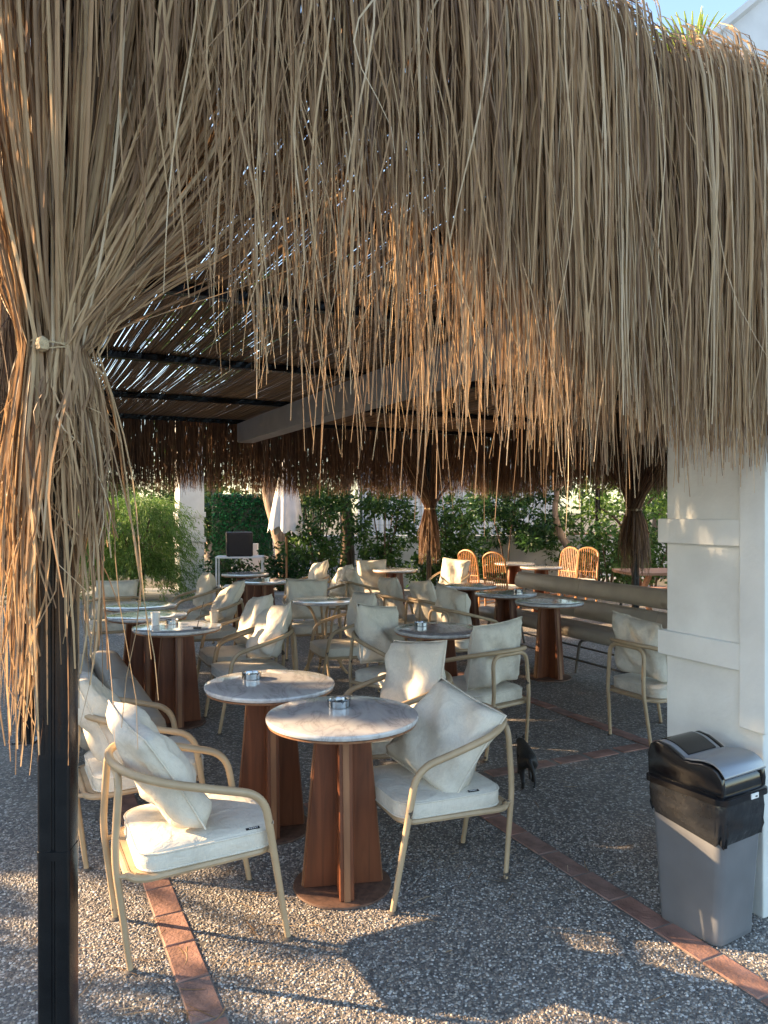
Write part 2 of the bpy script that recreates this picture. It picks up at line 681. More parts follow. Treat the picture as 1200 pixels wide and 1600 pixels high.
M['pebble'] = make_pebble()
M['brick'] = simple('brick', (0.27, 0.145, 0.108), 0.85, var=0.45, scale=7, bump=0.5, bscale=60)
M['brick_b'] = simple('brick_b', (0.235, 0.145, 0.115), 0.85, var=0.35, scale=11, bump=0.5, bscale=60)
M['mortar'] = simple('mortar', (0.20, 0.175, 0.15), 0.9, var=0.3, scale=20, bump=0.5, bscale=90)
M['concrete'] = simple('concrete', (0.30, 0.30, 0.29), 0.85, var=0.2, scale=2, bump=0.3, bscale=50)
M['soil'] = simple('soil', (0.10, 0.085, 0.055), 0.95, var=0.5, scale=1.5, bump=0.8, bscale=15)

# ------------------------------------------------------------------ ground
g = MB()
g.add([(-400, -400, -0.03), (400, -400, -0.03), (400, 400, -0.03), (-400, 400, -0.03)], [(0, 1, 2, 3)])
ground = tag(g.build('ground', M['soil']), 'brown soil ground of the garden around the terrace', kind='structure')
p = MB()
p.box((0, 0, -0.06), (1, 1, 0.12))
pm = p.mesh('paving')
for vtx in pm.vertices:
    u = -2.6 if vtx.co.x < 0 else 12.5
    v = -6.0 if vtx.co.y < 0 else 13.6
    x, y, _ = W(u, v)
    vtx.co = (x, y, 0.0 if vtx.co.z > -0.06 else -0.12)
paving = tag(link('paving', pm, M['aggregate']), 'exposed pebble aggregate paving of the terrace', kind='structure')
pa = MB()
pa.add([W(-14, -6, -0.012), W(-2.62, -6, -0.012), W(-2.62, 17, -0.012), W(-14, 17, -0.012)], [(0, 1, 2, 3)])
tag(pa.build('path', M['concrete']), 'smooth grey concrete path left of the terrace', kind='structure')
pb = MB()
pb.add([W(-2.6, 13.62, -0.010), W(14, 13.62, -0.010), W(14, 16.5, -0.010), W(-2.6, 16.5, -0.010)], [(0, 1, 2, 3)])
tag(pb.build('path', M['concrete']), 'pale concrete path behind the terrace', kind='structure')

# brick strips set into the paving: every brick is its own piece
BL, BW = 0.235, 0.118
bm_ = MB().box((0, 0, -0.017), (BL - 0.008, BW - 0.006, 0.046)).mesh('brick', bevel=0.004, seg=1)
bm_.materials.append(M['brick'])
bm_b = bm_.copy()
bm_b.materials.clear()
bm_b.materials.append(M['brick_b'])


def brick_line(u0, v0, u1, v1):
    L = math.hypot(u1 - u0, v1 - v0)
    k = int(L / BL)
    a = math.atan2(v1 - v0, u1 - u0)
    for i in range(k):
        t = (i + 0.5) / k
        x, y, _ = W(u0 + (u1 - u0) * t, v0 + (v1 - v0) * t)
        o = bpy.data.objects.new('brick', bm_ if random.random() < 0.6 else bm_b)
        COL.objects.link(o)
        o.parent = paving
        o.location = (x, y, random.uniform(-0.0015, 0.0025))
        o.rotation_euler = (random.uniform(-.006, .006), random.uniform(-.006, .006), a + TH + random.uniform(-.012, .012))
    ca, sa = math.cos(a) * 0, 0
    du, dv = -math.sin(a) * BW * 0.5, math.cos(a) * BW * 0.5
    mo = MB()
    mo.add([W(u0 - du, v0 - dv, 0.0022), W(u1 - du, v1 - dv, 0.0022), W(u1 + du, v1 + dv, 0.0022), W(u0 + du, v0 + dv, 0.0022)], [(0, 1, 2, 3)])
    mo.build('mortar_bed', M['mortar'], paving)


brick_line(0.555, -0.4, 0.555, 9.0)
brick_line(2.285, -0.4, 2.285, 9.0)
brick_line(3.99, 1.0, 3.99, 9.0)
brick_line(2.35, 3.92, 3.93, 3.92)
brick_line(4.05, 3.92, 7.2, 3.92)
brick_line(0.62, 3.92, 2.22, 3.92)

# loose stone relief of the near paving: one mass of small pebbles
def pebbles():
    sp = 0.0122
    y0, y1 = 2.2, 4.0
    ys = np.arange(y0, y1, sp)
    P = []
    for y in ys:
        hw = 0.60 * y
        xs = np.arange(-hw, hw, sp)
        P.append(np.stack([xs, np.full_like(xs, y)], 1))
    P = np.concatenate(P)
    P += rng.uniform(-0.0055, 0.0055, P.shape)
    u = P[:, 0] * CU + P[:, 1] * SU
    v = -P[:, 0] * SU + P[:, 1] * CU
    keep = rng.random(len(P)) < 0.80
    for uu in (0.555, 2.285, 3.99):
        keep &= np.abs(u - uu) > BW * 0.5 + 0.004
    keep &= ~((np.abs(v - 3.92) < BW * 0.5 + 0.004) & (u > 0.6))
    P = P[keep]
    n = len(P)
    ang = np.arange(6) * math.pi / 3
    rx = rng.uniform(0.0030, 0.0072, n)
    ry = rx * rng.uniform(0.6, 1.0, n)
    ph = rng.uniform(0, 6.28, n)
    hh = rng.uniform(0.0012, 0.0035, n)
    jit = rng.uniform(0.85, 1.15, (n, 6))
    rings = []
    for s, hz in ((1.0, 0.0), (0.72, 1.0)):
        lx = np.cos(ang)[None] * rx[:, None] * s * jit
        ly = np.sin(ang)[None] * ry[:, None] * s * jit
        X = P[:, 0:1] + lx * np.cos(ph)[:, None] - ly * np.sin(ph)[:, None]
        Y = P[:, 1:2] + lx * np.sin(ph)[:, None] + ly * np.cos(ph)[:, None]
        Z = np.repeat((hh * hz)[:, None], 6, 1) + (0.0002 if hz == 0 else 0)
        rings.append(np.stack([X, Y, Z], -1))
    V = np.concatenate(rings, 1).reshape(-1, 3)
    base = (np.arange(n) * 12)[:, None]
    quads = []
    for k in range(6):
        k2 = (k + 1) % 6
        quads.append(np.concatenate([base + k, base + k2, base + 6 + k2, base + 6 + k], 1))
    quads.append(np.concatenate([base + 6, base + 7, base + 8, base + 9], 1))
    quads.append(np.concatenate([base + 6, base + 9, base + 10, base + 11], 1))
    F = np.stack(quads, 1).reshape(-1, 4)
    wx_ = np.sin(P[:, 0] * 2.1 + 1.3 * np.sin(P[:, 1] * 1.7)) * np.sin(P[:, 1] * 2.6 + np.sin(P[:, 0] * 3.1))
    tone = np.repeat(np.clip(rng.random(n) * 0.95 + 0.09 * wx_, 0, 1), 12)
    me = fast_mesh('pebbles', V, F, tone, True)
    o = link('pebbles', me, M['pebble'], paving)
    tag(o, kind='stuff')


pebbles()

# ------------------------------------------------------------------ pergola: steel, beam, reed mat
ROOF_Z = 2.96
U0, U1, V0, V1 = 0.05, 7.4, 2.02, 11.0
pergola = tag(empty('pergola', W(0.1, 2.14)), 'thatched pergola on black steel posts roofed with a reed mat', 'pergola')


def pchild(o, parent=None):
    """keep world placement while parenting to the pergola (no rotation on it)"""
    o.parent = parent or pergola
    if parent is None:
        o.location = Vector(o.location) - Vector(pergola.location)
    return o


def post(u, v, z1, w=0.08):
    x, y, _ = W(u, v)
    h = w / 2
    # twin rolled section: two round-cornered tubes with a groove between them
    mb = MB()
    for s in (-1, 1):
        rings = []
        for z in (0.0, z1):
            rings.append([(px + s * h * 0.52, py, z) for (px, py, _) in rrect(h * 0.50, h, h * 0.3, 4)])
        mb.loft(rings)
    mb.box((0, 0, z1 / 2), (h * 0.3, h * 1.7, z1 - 0.01))
    o = mb.build('post', M['black_steel'], smooth=True)
    o.location = (x, y, 0)
    o.rotation_euler = (0, 0, 0.05)
    pchild(o)
    jr = MB()
    jr.loft([[(px, py, z) for (px, py, _) in rrect(h * 1.05, h * 1.05, h * 0.35, 4)] for z in (0.742, 0.748, 0.758, 0.764)])
    j = jr.build('weld_collar', M['black_steel'], o, smooth=True)
    pl = MB().box((0, 0, 0.006), (w * 1.9, w * 1.9, 0.012)).build('base_plate', M['black_steel'], o, bevel=0.003)
    return o


post_front = post(0.099, 2.143, 3.25)
for (pu, pv) in ((0.07, 5.92), (0.07, 10.95), (6.17, 10.95), (7.3, 7.45)):
    post(pu, pv, 3.05)


def bar(name, a, b, w, h, mat, par=None):
    """rectangular bar between two terrace points given with z of its centre"""
    A, B = Vector(W(*a)), Vector(W(*b))
    d = B - A
    mb = MB().box((0, 0, 0), (d.length, w, h))
    o = mb.build(name, mat, bevel=min(w, h) * 0.08, seg=1)
    o.location = (A + B) / 2
    o.rotation_euler = (0, 0, math.atan2(d.y, d.x))
    pchild(o)
    return o


for v in (3.15, 4.5, 6.62, 8.85, 10.9):
    bar('purlin', (U0, v, ROOF_Z - 0.03), (U1, v, ROOF_Z - 0.03), 0.07, 0.06, M['black_steel'])
for u in (0.08, 7.32):
    bar('side_rail', (u, V0 + 0.1, ROOF_Z + 0.05), (u, V1, ROOF_Z + 0.05), 0.08, 0.08, M['black_steel'])
front_rail = bar('front_rail', (-0.02, 2.12, 3.26), (7.4, 2.12, 3.26), 0.07, 0.07, M['black_steel'])
front_low = bar('front_rail', (0.0, 2.13, ROOF_Z - 0.03), (7.4, 2.13, ROOF_Z - 0.03), 0.07, 0.06, M['black_steel'])
back_rail = bar('back_rail', (0.0, 11.02, 3.06), (7.4, 11.02, 3.06), 0.06, 0.06, M['black_steel'])
# pale main beam with its rounded end
bx = MB()
prof = [(2.60, 2.47), (10.72, 2.47)]
ring = [(2.57, 2.62), (10.68, 2.62)]
poly = [(2.55, 2.62), (10.62, 2.62)]
for k in range(6):
    a = R(-90 + 90 * k / 5)
    poly.append((10.80 + 0.07 * math.cos(a), 2.69 + 0.07 * math.sin(a)))
poly += [(10.87, 2.90), (2.55, 2.90)]
bx.prism([(-0.11, pv, pz) for (pv, pz) in poly], (0.22, 0, 0))
beam = bx.build('beam', M['beam_paint'], bevel=0.006, seg=1)
beam.location = W(3.02, 0)
beam.rotation_euler = (0, 0, TH)
pchild(beam)


def reed_mat():
    us = np.arange(U0, U1, 0.0085)
    segs = [(2.1, 3.2), (3.1, 4.6), (4.45, 6.7), (6.55, 8.95), (8.8, 11.0)] * 2
    P0, P1, rad = [], [], []
    for (a, b) in segs:
        n = len(us)
        k = rng.random(n) < 0.975
        uu = us + rng.normal(0, 0.0028, n)
        dz = rng.normal(0, 0.004, n) + 0.012 + 0.012 * rng.random(n)
        drift = rng.normal(0, 0.007, n)
        e = rng.normal(0, 0.05, n)
        p0 = np.stack([uu, np.full(n, a) + e, ROOF_Z + dz], 1)[k]
        p1 = np.stack([uu + drift, np.full(n, b) + e, ROOF_Z + dz + rng.normal(0, 0.004, n)], 1)[k]
        P0.append(p0)
        P1.append(p1)
        rad.append(rng.uniform(0.0038, 0.0060, n)[k])
    P0, P1, rad = np.concatenate(P0), np.concatenate(P1), np.concatenate(rad)
    n = len(P0)
    ang = np.arange(4) * math.pi / 2
    off = np.stack([np.cos(ang), np.zeros(4), np.sin(ang)], 1)
    a = P0[:, None] + off[None] * rad[:, None, None]
    b = P1[:, None] + off[None] * rad[:, None, None]
    mid = (a + b) / 2
    mid[..., 2] -= 0.012
    V = WA(np.concatenate([a, mid, b], 1).reshape(-1, 3))
    base = (np.arange(n) * 12)[:, None]
    F = []
    for s in (0, 4):
        for k in range(4):
            k2 = (k + 1) % 4
            F.append(np.concatenate([base + s + k, base + s + k2, base + s + 4 + k2, base + s + 4 + k], 1))
    F = np.stack(F, 1).reshape(-1, 4)
    me = fast_mesh('reed_mat', V, F, np.repeat(np.clip(rng.normal(0.5, 0.22, n), 0, 1), 12))
    o = link('reed_mat', me, M['reed_mat'])
    pchild(o)
    tag(o, kind='stuff')


reed_mat()


# ------------------------------------------------------------------ thatch strands
def ribbons(P, width, side, fold=0.25, taper=True):
    """P (S,N,3) world paths, width (S,), side (S,3) unit side vector -> verts, faces (3 across)"""
    S, N, _ = P.shape
    t = np.linspace(0, 1, N)
    wv = width[:, None] * np.ones(N)[None]
    if taper:
        wv = wv * np.clip(1.15 - 0.75 * t ** 3, 0.1, 1)[None]
    tang = np.gradient(P, axis=1)
    tang /= np.linalg.norm(tang, axis=2, keepdims=True) + 1e-9
    sd = side[:, None, :] - tang * np.sum(side[:, None, :] * tang, axis=2, keepdims=True)
    sd /= np.linalg.norm(sd, axis=2, keepdims=True) + 1e-9
    nr = np.cross(tang, sd)
    L = P - sd * wv[..., None] * 0.5
    Rr = P + sd * wv[..., None] * 0.5
    C = P + nr * (wv * fold)[..., None]
    V = np.stack([L, C, Rr], 2).reshape(-1, 3)
    base = (np.arange(S) * N * 3)[:, None, None]
    i = np.arange(N - 1)[None, :, None] * 3
    q = np.array([[0, 1, 4, 3], [1, 2, 5, 4]])
    F = (base[..., None] + i[..., None] + q[None, None]).reshape(-1, 4)
    return V, F


def strand_mesh(name, P, width, side, tone, fold=0.25):
    V, F = ribbons(P, width, side, fold)
    return fast_mesh(name, V, F, np.repeat(tone, P.shape[1] * 3), True)


def rand_side(n, main, spread=0.9):
    """unit vectors around the terrace direction `main` (angle), turned about z by up to spread"""
    a = main + rng.normal(0, spread, n)
    s = np.stack([np.cos(a), np.sin(a), np.zeros(n)], 1)
    return WA(s)


def hang(u, v, z, L, out_u, out_v, bulge, drift, N=11, wav=0.012):
    """strands that leave the roof edge at (u,v,z), curl outward by bulge and fall for length L"""
    n = len(u)
    t = np.linspace(0, 1, N)[None]
    curl = 1 - np.exp(-t * 7)
    ph = rng.uniform(0, 6.28, (n, 2))[:, :, None]
    fr = rng.uniform(0.6, 1.7, (n, 2))[:, :, None]
    am = (rng.gamma(2.0, wav / 2, (n, 2)))[:, :, None]
    w0 = am[:, 0] * (np.sin(fr[:, 0] * 6.28 * t + ph[:, 0]) - np.sin(ph[:, 0])) * np.minimum(1, t * 2)
    w1 = am[:, 1] * (np.sin(fr[:, 1] * 6.28 * t + ph[:, 1]) - np.sin(ph[:, 1])) * np.minimum(1, t * 2)
    U = u[:, None] + out_u * bulge[:, None] * curl + drift[:, 0:1] * t ** 1.5 * L[:, None] + w0
    Vv = v[:, None] + out_v * bulge[:, None] * curl + drift[:, 1:2] * t ** 1.5 * L[:, None] + w1
    drop = L[:, None] * (t - 0.10 * (1 - np.exp(-t * 7)) * 1.0) + 0.0
    Z = z[:, None] - np.maximum(drop, -0.03) + 0.03 * np.sin(np.minimum(t * 9, math.pi))
    return WA(np.stack([U, Vv, Z], -1))


def gather(roots, tie, tie_r, end_r, end_z, N=16, sag=0.25):
    """strands from roots (n,3 terrace) drawn in to a tie and splaying below it"""
    n = len(roots)
    a = rng.uniform(0, 6.28, n)
    d = roots[:, :2] - np.array(tie[:2])
    a = np.where(rng.random(n) < 0.75, np.arctan2(d[:, 1], d[:, 0]) + rng.normal(0, 0.7, n), a)
    rr = tie_r * np.sqrt(rng.uniform(0.35, 1, n))
    T = np.stack([tie[0] + rr * np.cos(a), tie[1] + rr * np.sin(a), np.full(n, tie[2]) + rng.normal(0, 0.01, n)], 1)
    k1 = roots.copy()
    k1[:, 2] = roots[:, 2] - (roots[:, 2] - tie[2]) * rng.uniform(0.35, 0.75, n)
    k2 = T.copy()
    k2[:, :2] += d * rng.uniform(0.05, 0.25, n)[:, None]
    k2[:, 2] += (roots[:, 2] - tie[2]) * rng.uniform(0.12, 0.3, n)
    m1 = N * 5 // 9
    t = np.linspace(0, 1, m1)[None, :, None]
    B = roots[:, None] * (1 - t) ** 3 + 3 * k1[:, None] * t * (1 - t) ** 2 + 3 * k2[:, None] * t * t * (1 - t) + T[:, None] * t ** 3
    m2 = N - m1
    s = (np.arange(1, m2 + 1) / m2)[None]
    er = end_r * np.sqrt(rng.uniform(0.1, 1, n))
    ez = end_z
    prof = (1 - (1 - s) ** 2.2)
    ph = rng.uniform(0, 6.28, n)[:, None]
    fq = rng.uniform(3, 9, n)[:, None]
    am = rng.gamma(2.0, 0.010, n)[:, None]
    wob = am * np.sin(s * fq + ph) * s
    wob2 = am * np.cos(s * fq * 0.8 + 2 * ph) * s
    U = T[:, 0:1] + (np.cos(a) * (er - rr * 0.5))[:, None] * prof + wob
    Vv = T[:, 1:2] + (np.sin(a) * (er - rr * 0.5))[:, None] * prof + wob2
    Z = T[:, 2:3] + (ez - T[:, 2])[:, None] * s
    tail = np.stack([U, Vv, Z], -1)
    return WA(np.concatenate([B, tail], 1))


# --- front curtain
def front_curtain():
    groups = []
    # dense hanging layers over the whole front; ends lower towards the right
    def layer(n, ua, ub, vlo, vhi, zlo, zhi, endf, wlo, whi, tlo, thi, dr=0.035, wav=0.012, bul=(0.02, 0.14)):
        u = rng.uniform(ua, ub, n)
        v = rng.uniform(vlo, vhi, n)
        z = rng.uniform(zlo, zhi, n) - 0.09 + 0.03 * np.sin(u * 5.1) + 0.02 * np.sin(u * 13.7 + 1)
        e = endf(u, n)
        L = np.maximum(0.25, z - e)
        drift = np.stack([rng.normal(0, dr, n), rng.normal(0, dr * 0.5, n)], 1)
        P = hang(u, v, z, L, 0, -1, rng.uniform(bul[0], bul[1], n), drift, 12, wav)
        groups.append((P, rng.uniform(wlo, whi, n), rand_side(n, 0, 0.8), np.clip(rng.uniform(tlo, thi, n) + rng.normal(0, 0.08, n), 0, 1)))

    def end_main(u, n):
        # dense curtain: short on the left where it is drawn to the post, long on the right
        base = np.interp(u, [0, 0.7, 1.15, 1.5, 1.9, 2.4, 7.5], [2.56, 2.44, 2.20, 1.92, 1.74, 1.68, 1.67])
        sd = np.interp(u, [0, 1.2, 1.8, 2.4], [0.22, 0.24, 0.12, 0.075])
        return base + rng.normal(0, 1, n) * sd + np.abs(rng.normal(0, 1, n)) * 0.07

    def end_short(u, n):
        return np.interp(u, [0, 1.2, 2.0, 7.5], [2.75, 2.62, 2.3, 2.2]) + rng.normal(0, 0.18, n)

    def end_long(u, n):
        return np.interp(u, [0, 0.8, 1.6, 7.5], [2.3, 1.88, 1.72, 1.66]) + rng.normal(0, 0.16, n)

    layer(1300, -0.1, 3.7, 2.05, 2.2, 3.36, 3.50, end_short, 0.004, 0.010, 0.02, 0.5)
    layer(1150, 0.2, 3.7, 2.0, 2.12, 3.36, 3.50, end_main, 0.0038, 0.0088, 0.2, 0.75, 0.03, 0.012)
    layer(900, 1.2, 3.7, 1.96, 2.1, 3.38, 3.54, end_main, 0.0038, 0.0088, 0.25, 0.9, 0.028, 0.010)
    layer(760, 1.45, 3.7, 1.92, 2.06, 3.38, 3.52, end_main, 0.0040, 0.0092, 0.3, 1.0, 0.028, 0.010)
    layer(420, 0.45, 1.9, 1.98, 2.12, 3.36, 3.5, end_long, 0.0028, 0.0062, 0.35, 0.9, 0.04, 0.02)
    layer(70, 0.3, 2.6, 1.9, 2.0, 3.36, 3.5, end_main, 0.003, 0.0062, 0.4, 0.9, 0.10, 0.03)
    # rest of the front beyond the frame
    layer(900, 3.7, 7.4, 1.95, 2.15, 3.36, 3.54, end_main, 0.008, 0.014, 0.2, 0.9)
    # inner side of the ridge
    n = 1500
    u = rng.uniform(-0.1, 7.4, n)
    z = rng.uniform(3.30, 3.38, n)
    P = hang(u, rng.uniform(2.15, 2.22, n), z, z - (2.86 + rng.normal(0, 0.12, n)), 0, 1, rng.uniform(0.02, 0.1, n), rng.normal(0, 0.03, (n, 2)), 8)
    groups.append((P, rng.uniform(0.007, 0.013, n), rand_side(n, 0, 0.8), rng.uniform(0.0, 0.5, n)))
    allV, allF, allT, off = [], [], [], 0
    picked = []
    for gi, (P, w, s, t) in enumerate(groups):
        S, N, _ = P.shape
        single = np.zeros(S, bool)
        if gi in (2, 3, 4, 5):
            q = {2: 30, 3: 130, 4: 45, 5: 45}[gi]
            # strands nearest the viewer and inside the picture
            px = P[:, N // 2, 0] / P[:, N // 2, 1]
            ok = np.abs(px) < 0.52
            score = np.where(ok, w / P[:, N // 2, 1], 0)
            single[np.argsort(-score)[:q]] = True
        V, F = ribbons(P[~single], w[~single], s[~single])
        allV.append(V)
        allF.append(F + off)
        off += len(V)
        allT.append(np.repeat(t[~single], N * 3))
        for i in np.where(single)[0]:
            picked.append((P[i:i + 1], w[i:i + 1], s[i:i + 1], t[i:i + 1]))
    return np.concatenate(allV), np.concatenate(allF), np.concatenate(allT), picked


V, F, T, picked = front_curtain()
o = link('thatch', fast_mesh('thatch', V, F, T, True), M['thatch'], front_rail)
o.matrix_parent_inverse = Matrix.Identity(4)
FR_INV = (Matrix.Translation(pergola.location) @ Matrix.LocRotScale(front_rail.location, front_rail.rotation_euler, None)).inverted()
o.matrix_parent_inverse = FR_INV
tag(o, kind='stuff')


def add_reeds(lst):
    for (P, w, s, t) in lst:
        me = strand_mesh('reed', P, w, s, t)
        ob = link('reed', me, M['thatch'], front_rail)
        ob.matrix_parent_inverse = FR_INV


add_reeds(picked)

# --- strands drawn in to the tied bundle on the front-left post
TIE = (0.115, 2.10, 2.05)


def corner_bundle():
    out = []
    n = 430
    # roots along the front edge
    u = np.abs(rng.normal(0, 0.42, n)) + rng.uniform(-0.10, 0.25, n)
    roots = np.stack([u, rng.uniform(1.93, 2.1, n), rng.uniform(3.26, 3.42, n)], 1)
    end = np.where(rng.random(n) < 0.88, rng.uniform(1.5, 1.9, n), rng.uniform(1.2, 1.6, n)) - np.where(u < 0.05, 0.25, 0)
    Pa = gather(roots, TIE, 0.052, 0.078, end, 18)
    out.append((Pa, rng.uniform(0.0045, 0.0105, n), rand_side(n, 0, 1.0), np.clip(rng.normal(0.58, 0.22, n), 0, 1)))
    # roots along the left side, hanging longer below the tie
    n = 190
    v = 2.05 + np.abs(rng.normal(0, 0.45, n))
    roots = np.stack([rng.uniform(-0.16, 0.02, n), v, rng.uniform(3.16, 3.4, n)], 1)
    end = rng.uniform(0.98, 1.7, n)
    Pb = gather(roots, (TIE[0] - 0.06, TIE[1] + 0.0, TIE[2]), 0.045, 0.085, end, 18)
    out.append((Pb, rng.uniform(0.005, 0.011, n), rand_side(n, math.pi / 2, 1.0), np.clip(rng.normal(0.55, 0.22, n), 0, 1)))
    # long single strands that curl out right of the post
    n = 9
    roots = np.stack([rng.uniform(0.3, 0.8, n), rng.uniform(1.95, 2.05, n), rng.uniform(3.26, 3.4, n)], 1)
    Pd = gather(roots, (TIE[0] + 0.04, TIE[1] - 0.02, TIE[2]), 0.05, 0.19, rng.uniform(1.0, 1.45, n), 18)
    out.append((Pd, rng.uniform(0.004, 0.007, n), rand_side(n, 0, 1.0), rng.uniform(0.5, 0.95, n)))
    # loose ones that missed the tie, left of the post
    n = 130
    u = rng.uniform(-0.30, -0.05, n)
    z = rng.uniform(3.2, 3.4, n)
    Pc = hang(u, rng.uniform(2.0, 2.9, n), z, z - rng.uniform(1.6, 2.3, n), -1, 0, rng.uniform(0.02, 0.10, n), rng.normal(0, 0.04, (n, 2)), 18, 0.02)
    out.append((Pc, rng.uniform(0.005, 0.011, n), rand_side(n, math.pi / 2, 0.9), np.clip(rng.normal(0.55, 0.2, n), 0, 1)))
    return out


cb = corner_bundle()
single = []
VV, FF, TT, off = [], [], [], 0
for gi, (P, w, s, t) in enumerate(cb):
    q = 50 if gi == 0 else 0
    idx = np.zeros(len(w), bool)
    if q:
        dist = P[:, -1, 1] + (-0.3) * w * 100
        idx[np.argsort(dist)[:q]] = True
        for i in np.where(idx)[0]:
            single.append((P[i:i + 1], w[i:i + 1], s[i:i + 1], t[i:i + 1]))
    V, F = ribbons(P[~idx], w[~idx], s[~idx])
    VV.append(V)
    FF.append(F + off)
    off += len(V)
    TT.append(np.repeat(t[~idx], P.shape[1] * 3))
o = link('tied_thatch', fast_mesh('tied_thatch', np.concatenate(VV), np.concatenate(FF), np.concatenate(TT), True), M['thatch'], front_rail)
o.matrix_parent_inverse = FR_INV
tag(o, kind='stuff')
add_reeds(single)


def tie_ring(u, v, z, r):
    mb = MB()
    for dz in (-0.006, 0.002, 0.009):
        pts = []
        for k in range(24):
            a = 2 * math.pi * k / 24
            x, y, _ = W(u + r * math.cos(a), v + r * math.sin(a))
            pts.append((x, y, z + dz + 0.004 * math.sin(3 * a + dz * 300)))
        mb.tube(pts, 0.0018, 6, closed=True)
    x, y, _ = W(u - r * 0.5, v - r * 0.9)
    mb.lathe([(0.002, -0.02), (0.014, -0.014), (0.017, 0), (0.013, 0.012), (0.002, 0.02)], 8, (x, y, z))
    o_ = mb.build('tie', M['rope'], smooth=True)
    pchild(o_)


tie_ring(TIE[0] - 0.025, TIE[1], TIE[2], 0.060)


# --- finer fringes of the other sides
def fringe(name, paths):
    Vs, Fs, Ts, of = [], [], [], 0
    for (P, w, s, t) in paths:
        V_, F_ = ribbons(P, w, s, 0.15)
        Vs.append(V_)
        Fs.append(F_ + of)
        of += len(V_)
        Ts.append(np.repeat(t, P.shape[1] * 3))
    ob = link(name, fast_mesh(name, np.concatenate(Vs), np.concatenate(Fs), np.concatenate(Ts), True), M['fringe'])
    pchild(ob)
    tag(ob, kind='stuff')
    return ob


def back_fringe():
    n = 6800
    u = rng.uniform(0.0, 7.45, n)
    z = rng.uniform(3.1, 3.25, n)
    e = 1.77 + 0.04 * np.sin(u * 3) + 0.03 * np.sin(u * 9.1) + rng.normal(0, 0.055, n) + np.abs(rng.normal(0, 0.08, n))
    P = hang(u, rng.uniform(10.98, 11.14, n), z, z - e, 0, 1, rng.uniform(0.0, 0.08, n), rng.normal(0, 0.03, (n, 2)), 6, 0.012)
    a = (P, rng.uniform(0.005, 0.010, n), rand_side(n, 0, 0.8), np.clip(rng.normal(0.45, 0.25, n), 0, 1))
    # bundle on the back post
    m = 330
    roots = np.stack([6.17 + rng.normal(0, 0.33, m), rng.uniform(10.9, 11.1, m), rng.uniform(2.9, 3.2, m)], 1)
    Q = gather(roots, (6.17, 10.92, 1.66), 0.085, 0.15, rng.uniform(0.72, 1.2, m), 14)
    b = (Q, rng.uniform(0.007, 0.013, m), rand_side(m, 0, 1), np.clip(rng.normal(0.5, 0.25, m), 0, 1))
    m = 200
    roots = np.stack([0.07 + rng.normal(0, 0.3, m), rng.uniform(10.9, 11.1, m), rng.uniform(2.9, 3.2, m)], 1)
    Q = gather(roots, (0.07, 10.92, 1.7), 0.085, 0.15, rng.uniform(0.8, 1.2, m), 14)
    c = (Q, rng.uniform(0.007, 0.013, m), rand_side(m, 0, 1), np.clip(rng.normal(0.5, 0.25, m), 0, 1))
    return fringe('back_fringe', [a, b, c])


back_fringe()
tie_ring(6.17, 10.92, 1.66, 0.09)


def right_fringe():
    n = 6200
    v = rng.uniform(3.2, 11.0, n)
    z = rng.uniform(3.08, 3.25, n)
    e = 1.78 + 0.05 * np.sin(v * 2.3) + rng.normal(0, 0.06, n) + np.abs(rng.normal(0, 0.08, n))
    P = hang(rng.uniform(7.32, 7.46, n), v, z, z - e, 1, 0, rng.uniform(0, 0.08, n), rng.normal(0, 0.03, (n, 2)), 6, 0.012)
    a = (P, rng.uniform(0.006, 0.011, n), rand_side(n, math.pi / 2, 0.8), np.clip(rng.normal(0.45, 0.25, n), 0, 1))
    m = 380
    roots = np.stack([rng.uniform(7.25, 7.42, m), 7.45 + rng.normal(0, 0.36, m), rng.uniform(2.9, 3.2, m)], 1)
    Q = gather(roots, (7.28, 7.45, 1.64), 0.09, 0.17, rng.uniform(0.75, 1.2, m), 14)
    b = (Q, rng.uniform(0.007, 0.013, m), rand_side(m, 0, 1), np.clip(rng.normal(0.45, 0.25, m), 0, 1))
    return fringe('right_fringe', [a, b])


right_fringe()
tie_ring(7.28, 7.45, 1.64, 0.095)


def left_fringe():
    n = 1000
    v = rng.uniform(3.4, 11.0, n)
    z = rng.uniform(3.08, 3.3, n)
    e = 2.2 + 0.15 * np.sin(v * 2.1) + rng.normal(0, 0.15, n)
    P = hang(rng.uniform(-0.1, 0.05, n), v, z, z - e, -1, 0, rng.uniform(0, 0.1, n), rng.normal(0, 0.04, (n, 2)), 8, 0.015)
    a = (P, rng.uniform(0.006, 0.011, n), rand_side(n, math.pi / 2, 0.8), np.clip(rng.normal(0.5, 0.25, n), 0, 1))
    m = 180
    roots = np.stack([rng.uniform(-0.08, 0.1, m), 5.92 + rng.normal(0, 0.35, m), rng.uniform(2.95, 3.25, m)], 1)
    Q = gather(roots, (0.05, 5.92, 1.8), 0.085, 0.15, rng.uniform(0.95, 1.4, m), 14)
    b = (Q, rng.uniform(0.007, 0.013, m), rand_side(m, 0, 1), np.clip(rng.normal(0.5, 0.25, m), 0, 1))
    return fringe('left_fringe', [a, b])


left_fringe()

# ------------------------------------------------------------------ white panelled columns
def column(u, v, h, label, board=False):
    c = tag(empty('column', W(u, v), TH), label, 'column', 'white panelled columns')
    s = 0.5
    MB().box((0, 0, h / 2), (s, s, h)).build('shaft', M['white_board'], c, bevel=0.006)
    for z0, z1 in ((0.98, 1.09), (1.49, 1.60)):
        MB().box((0, 0, (z0 + z1) / 2), (s + 0.056, s + 0.056, z1 - z0)).build('trim_band', M['white_board'], c, bevel=0.004)
    return c


colA = column(2.69 + 0.25, 2.30, 3.2, 'white panelled column behind the grey waste bin')
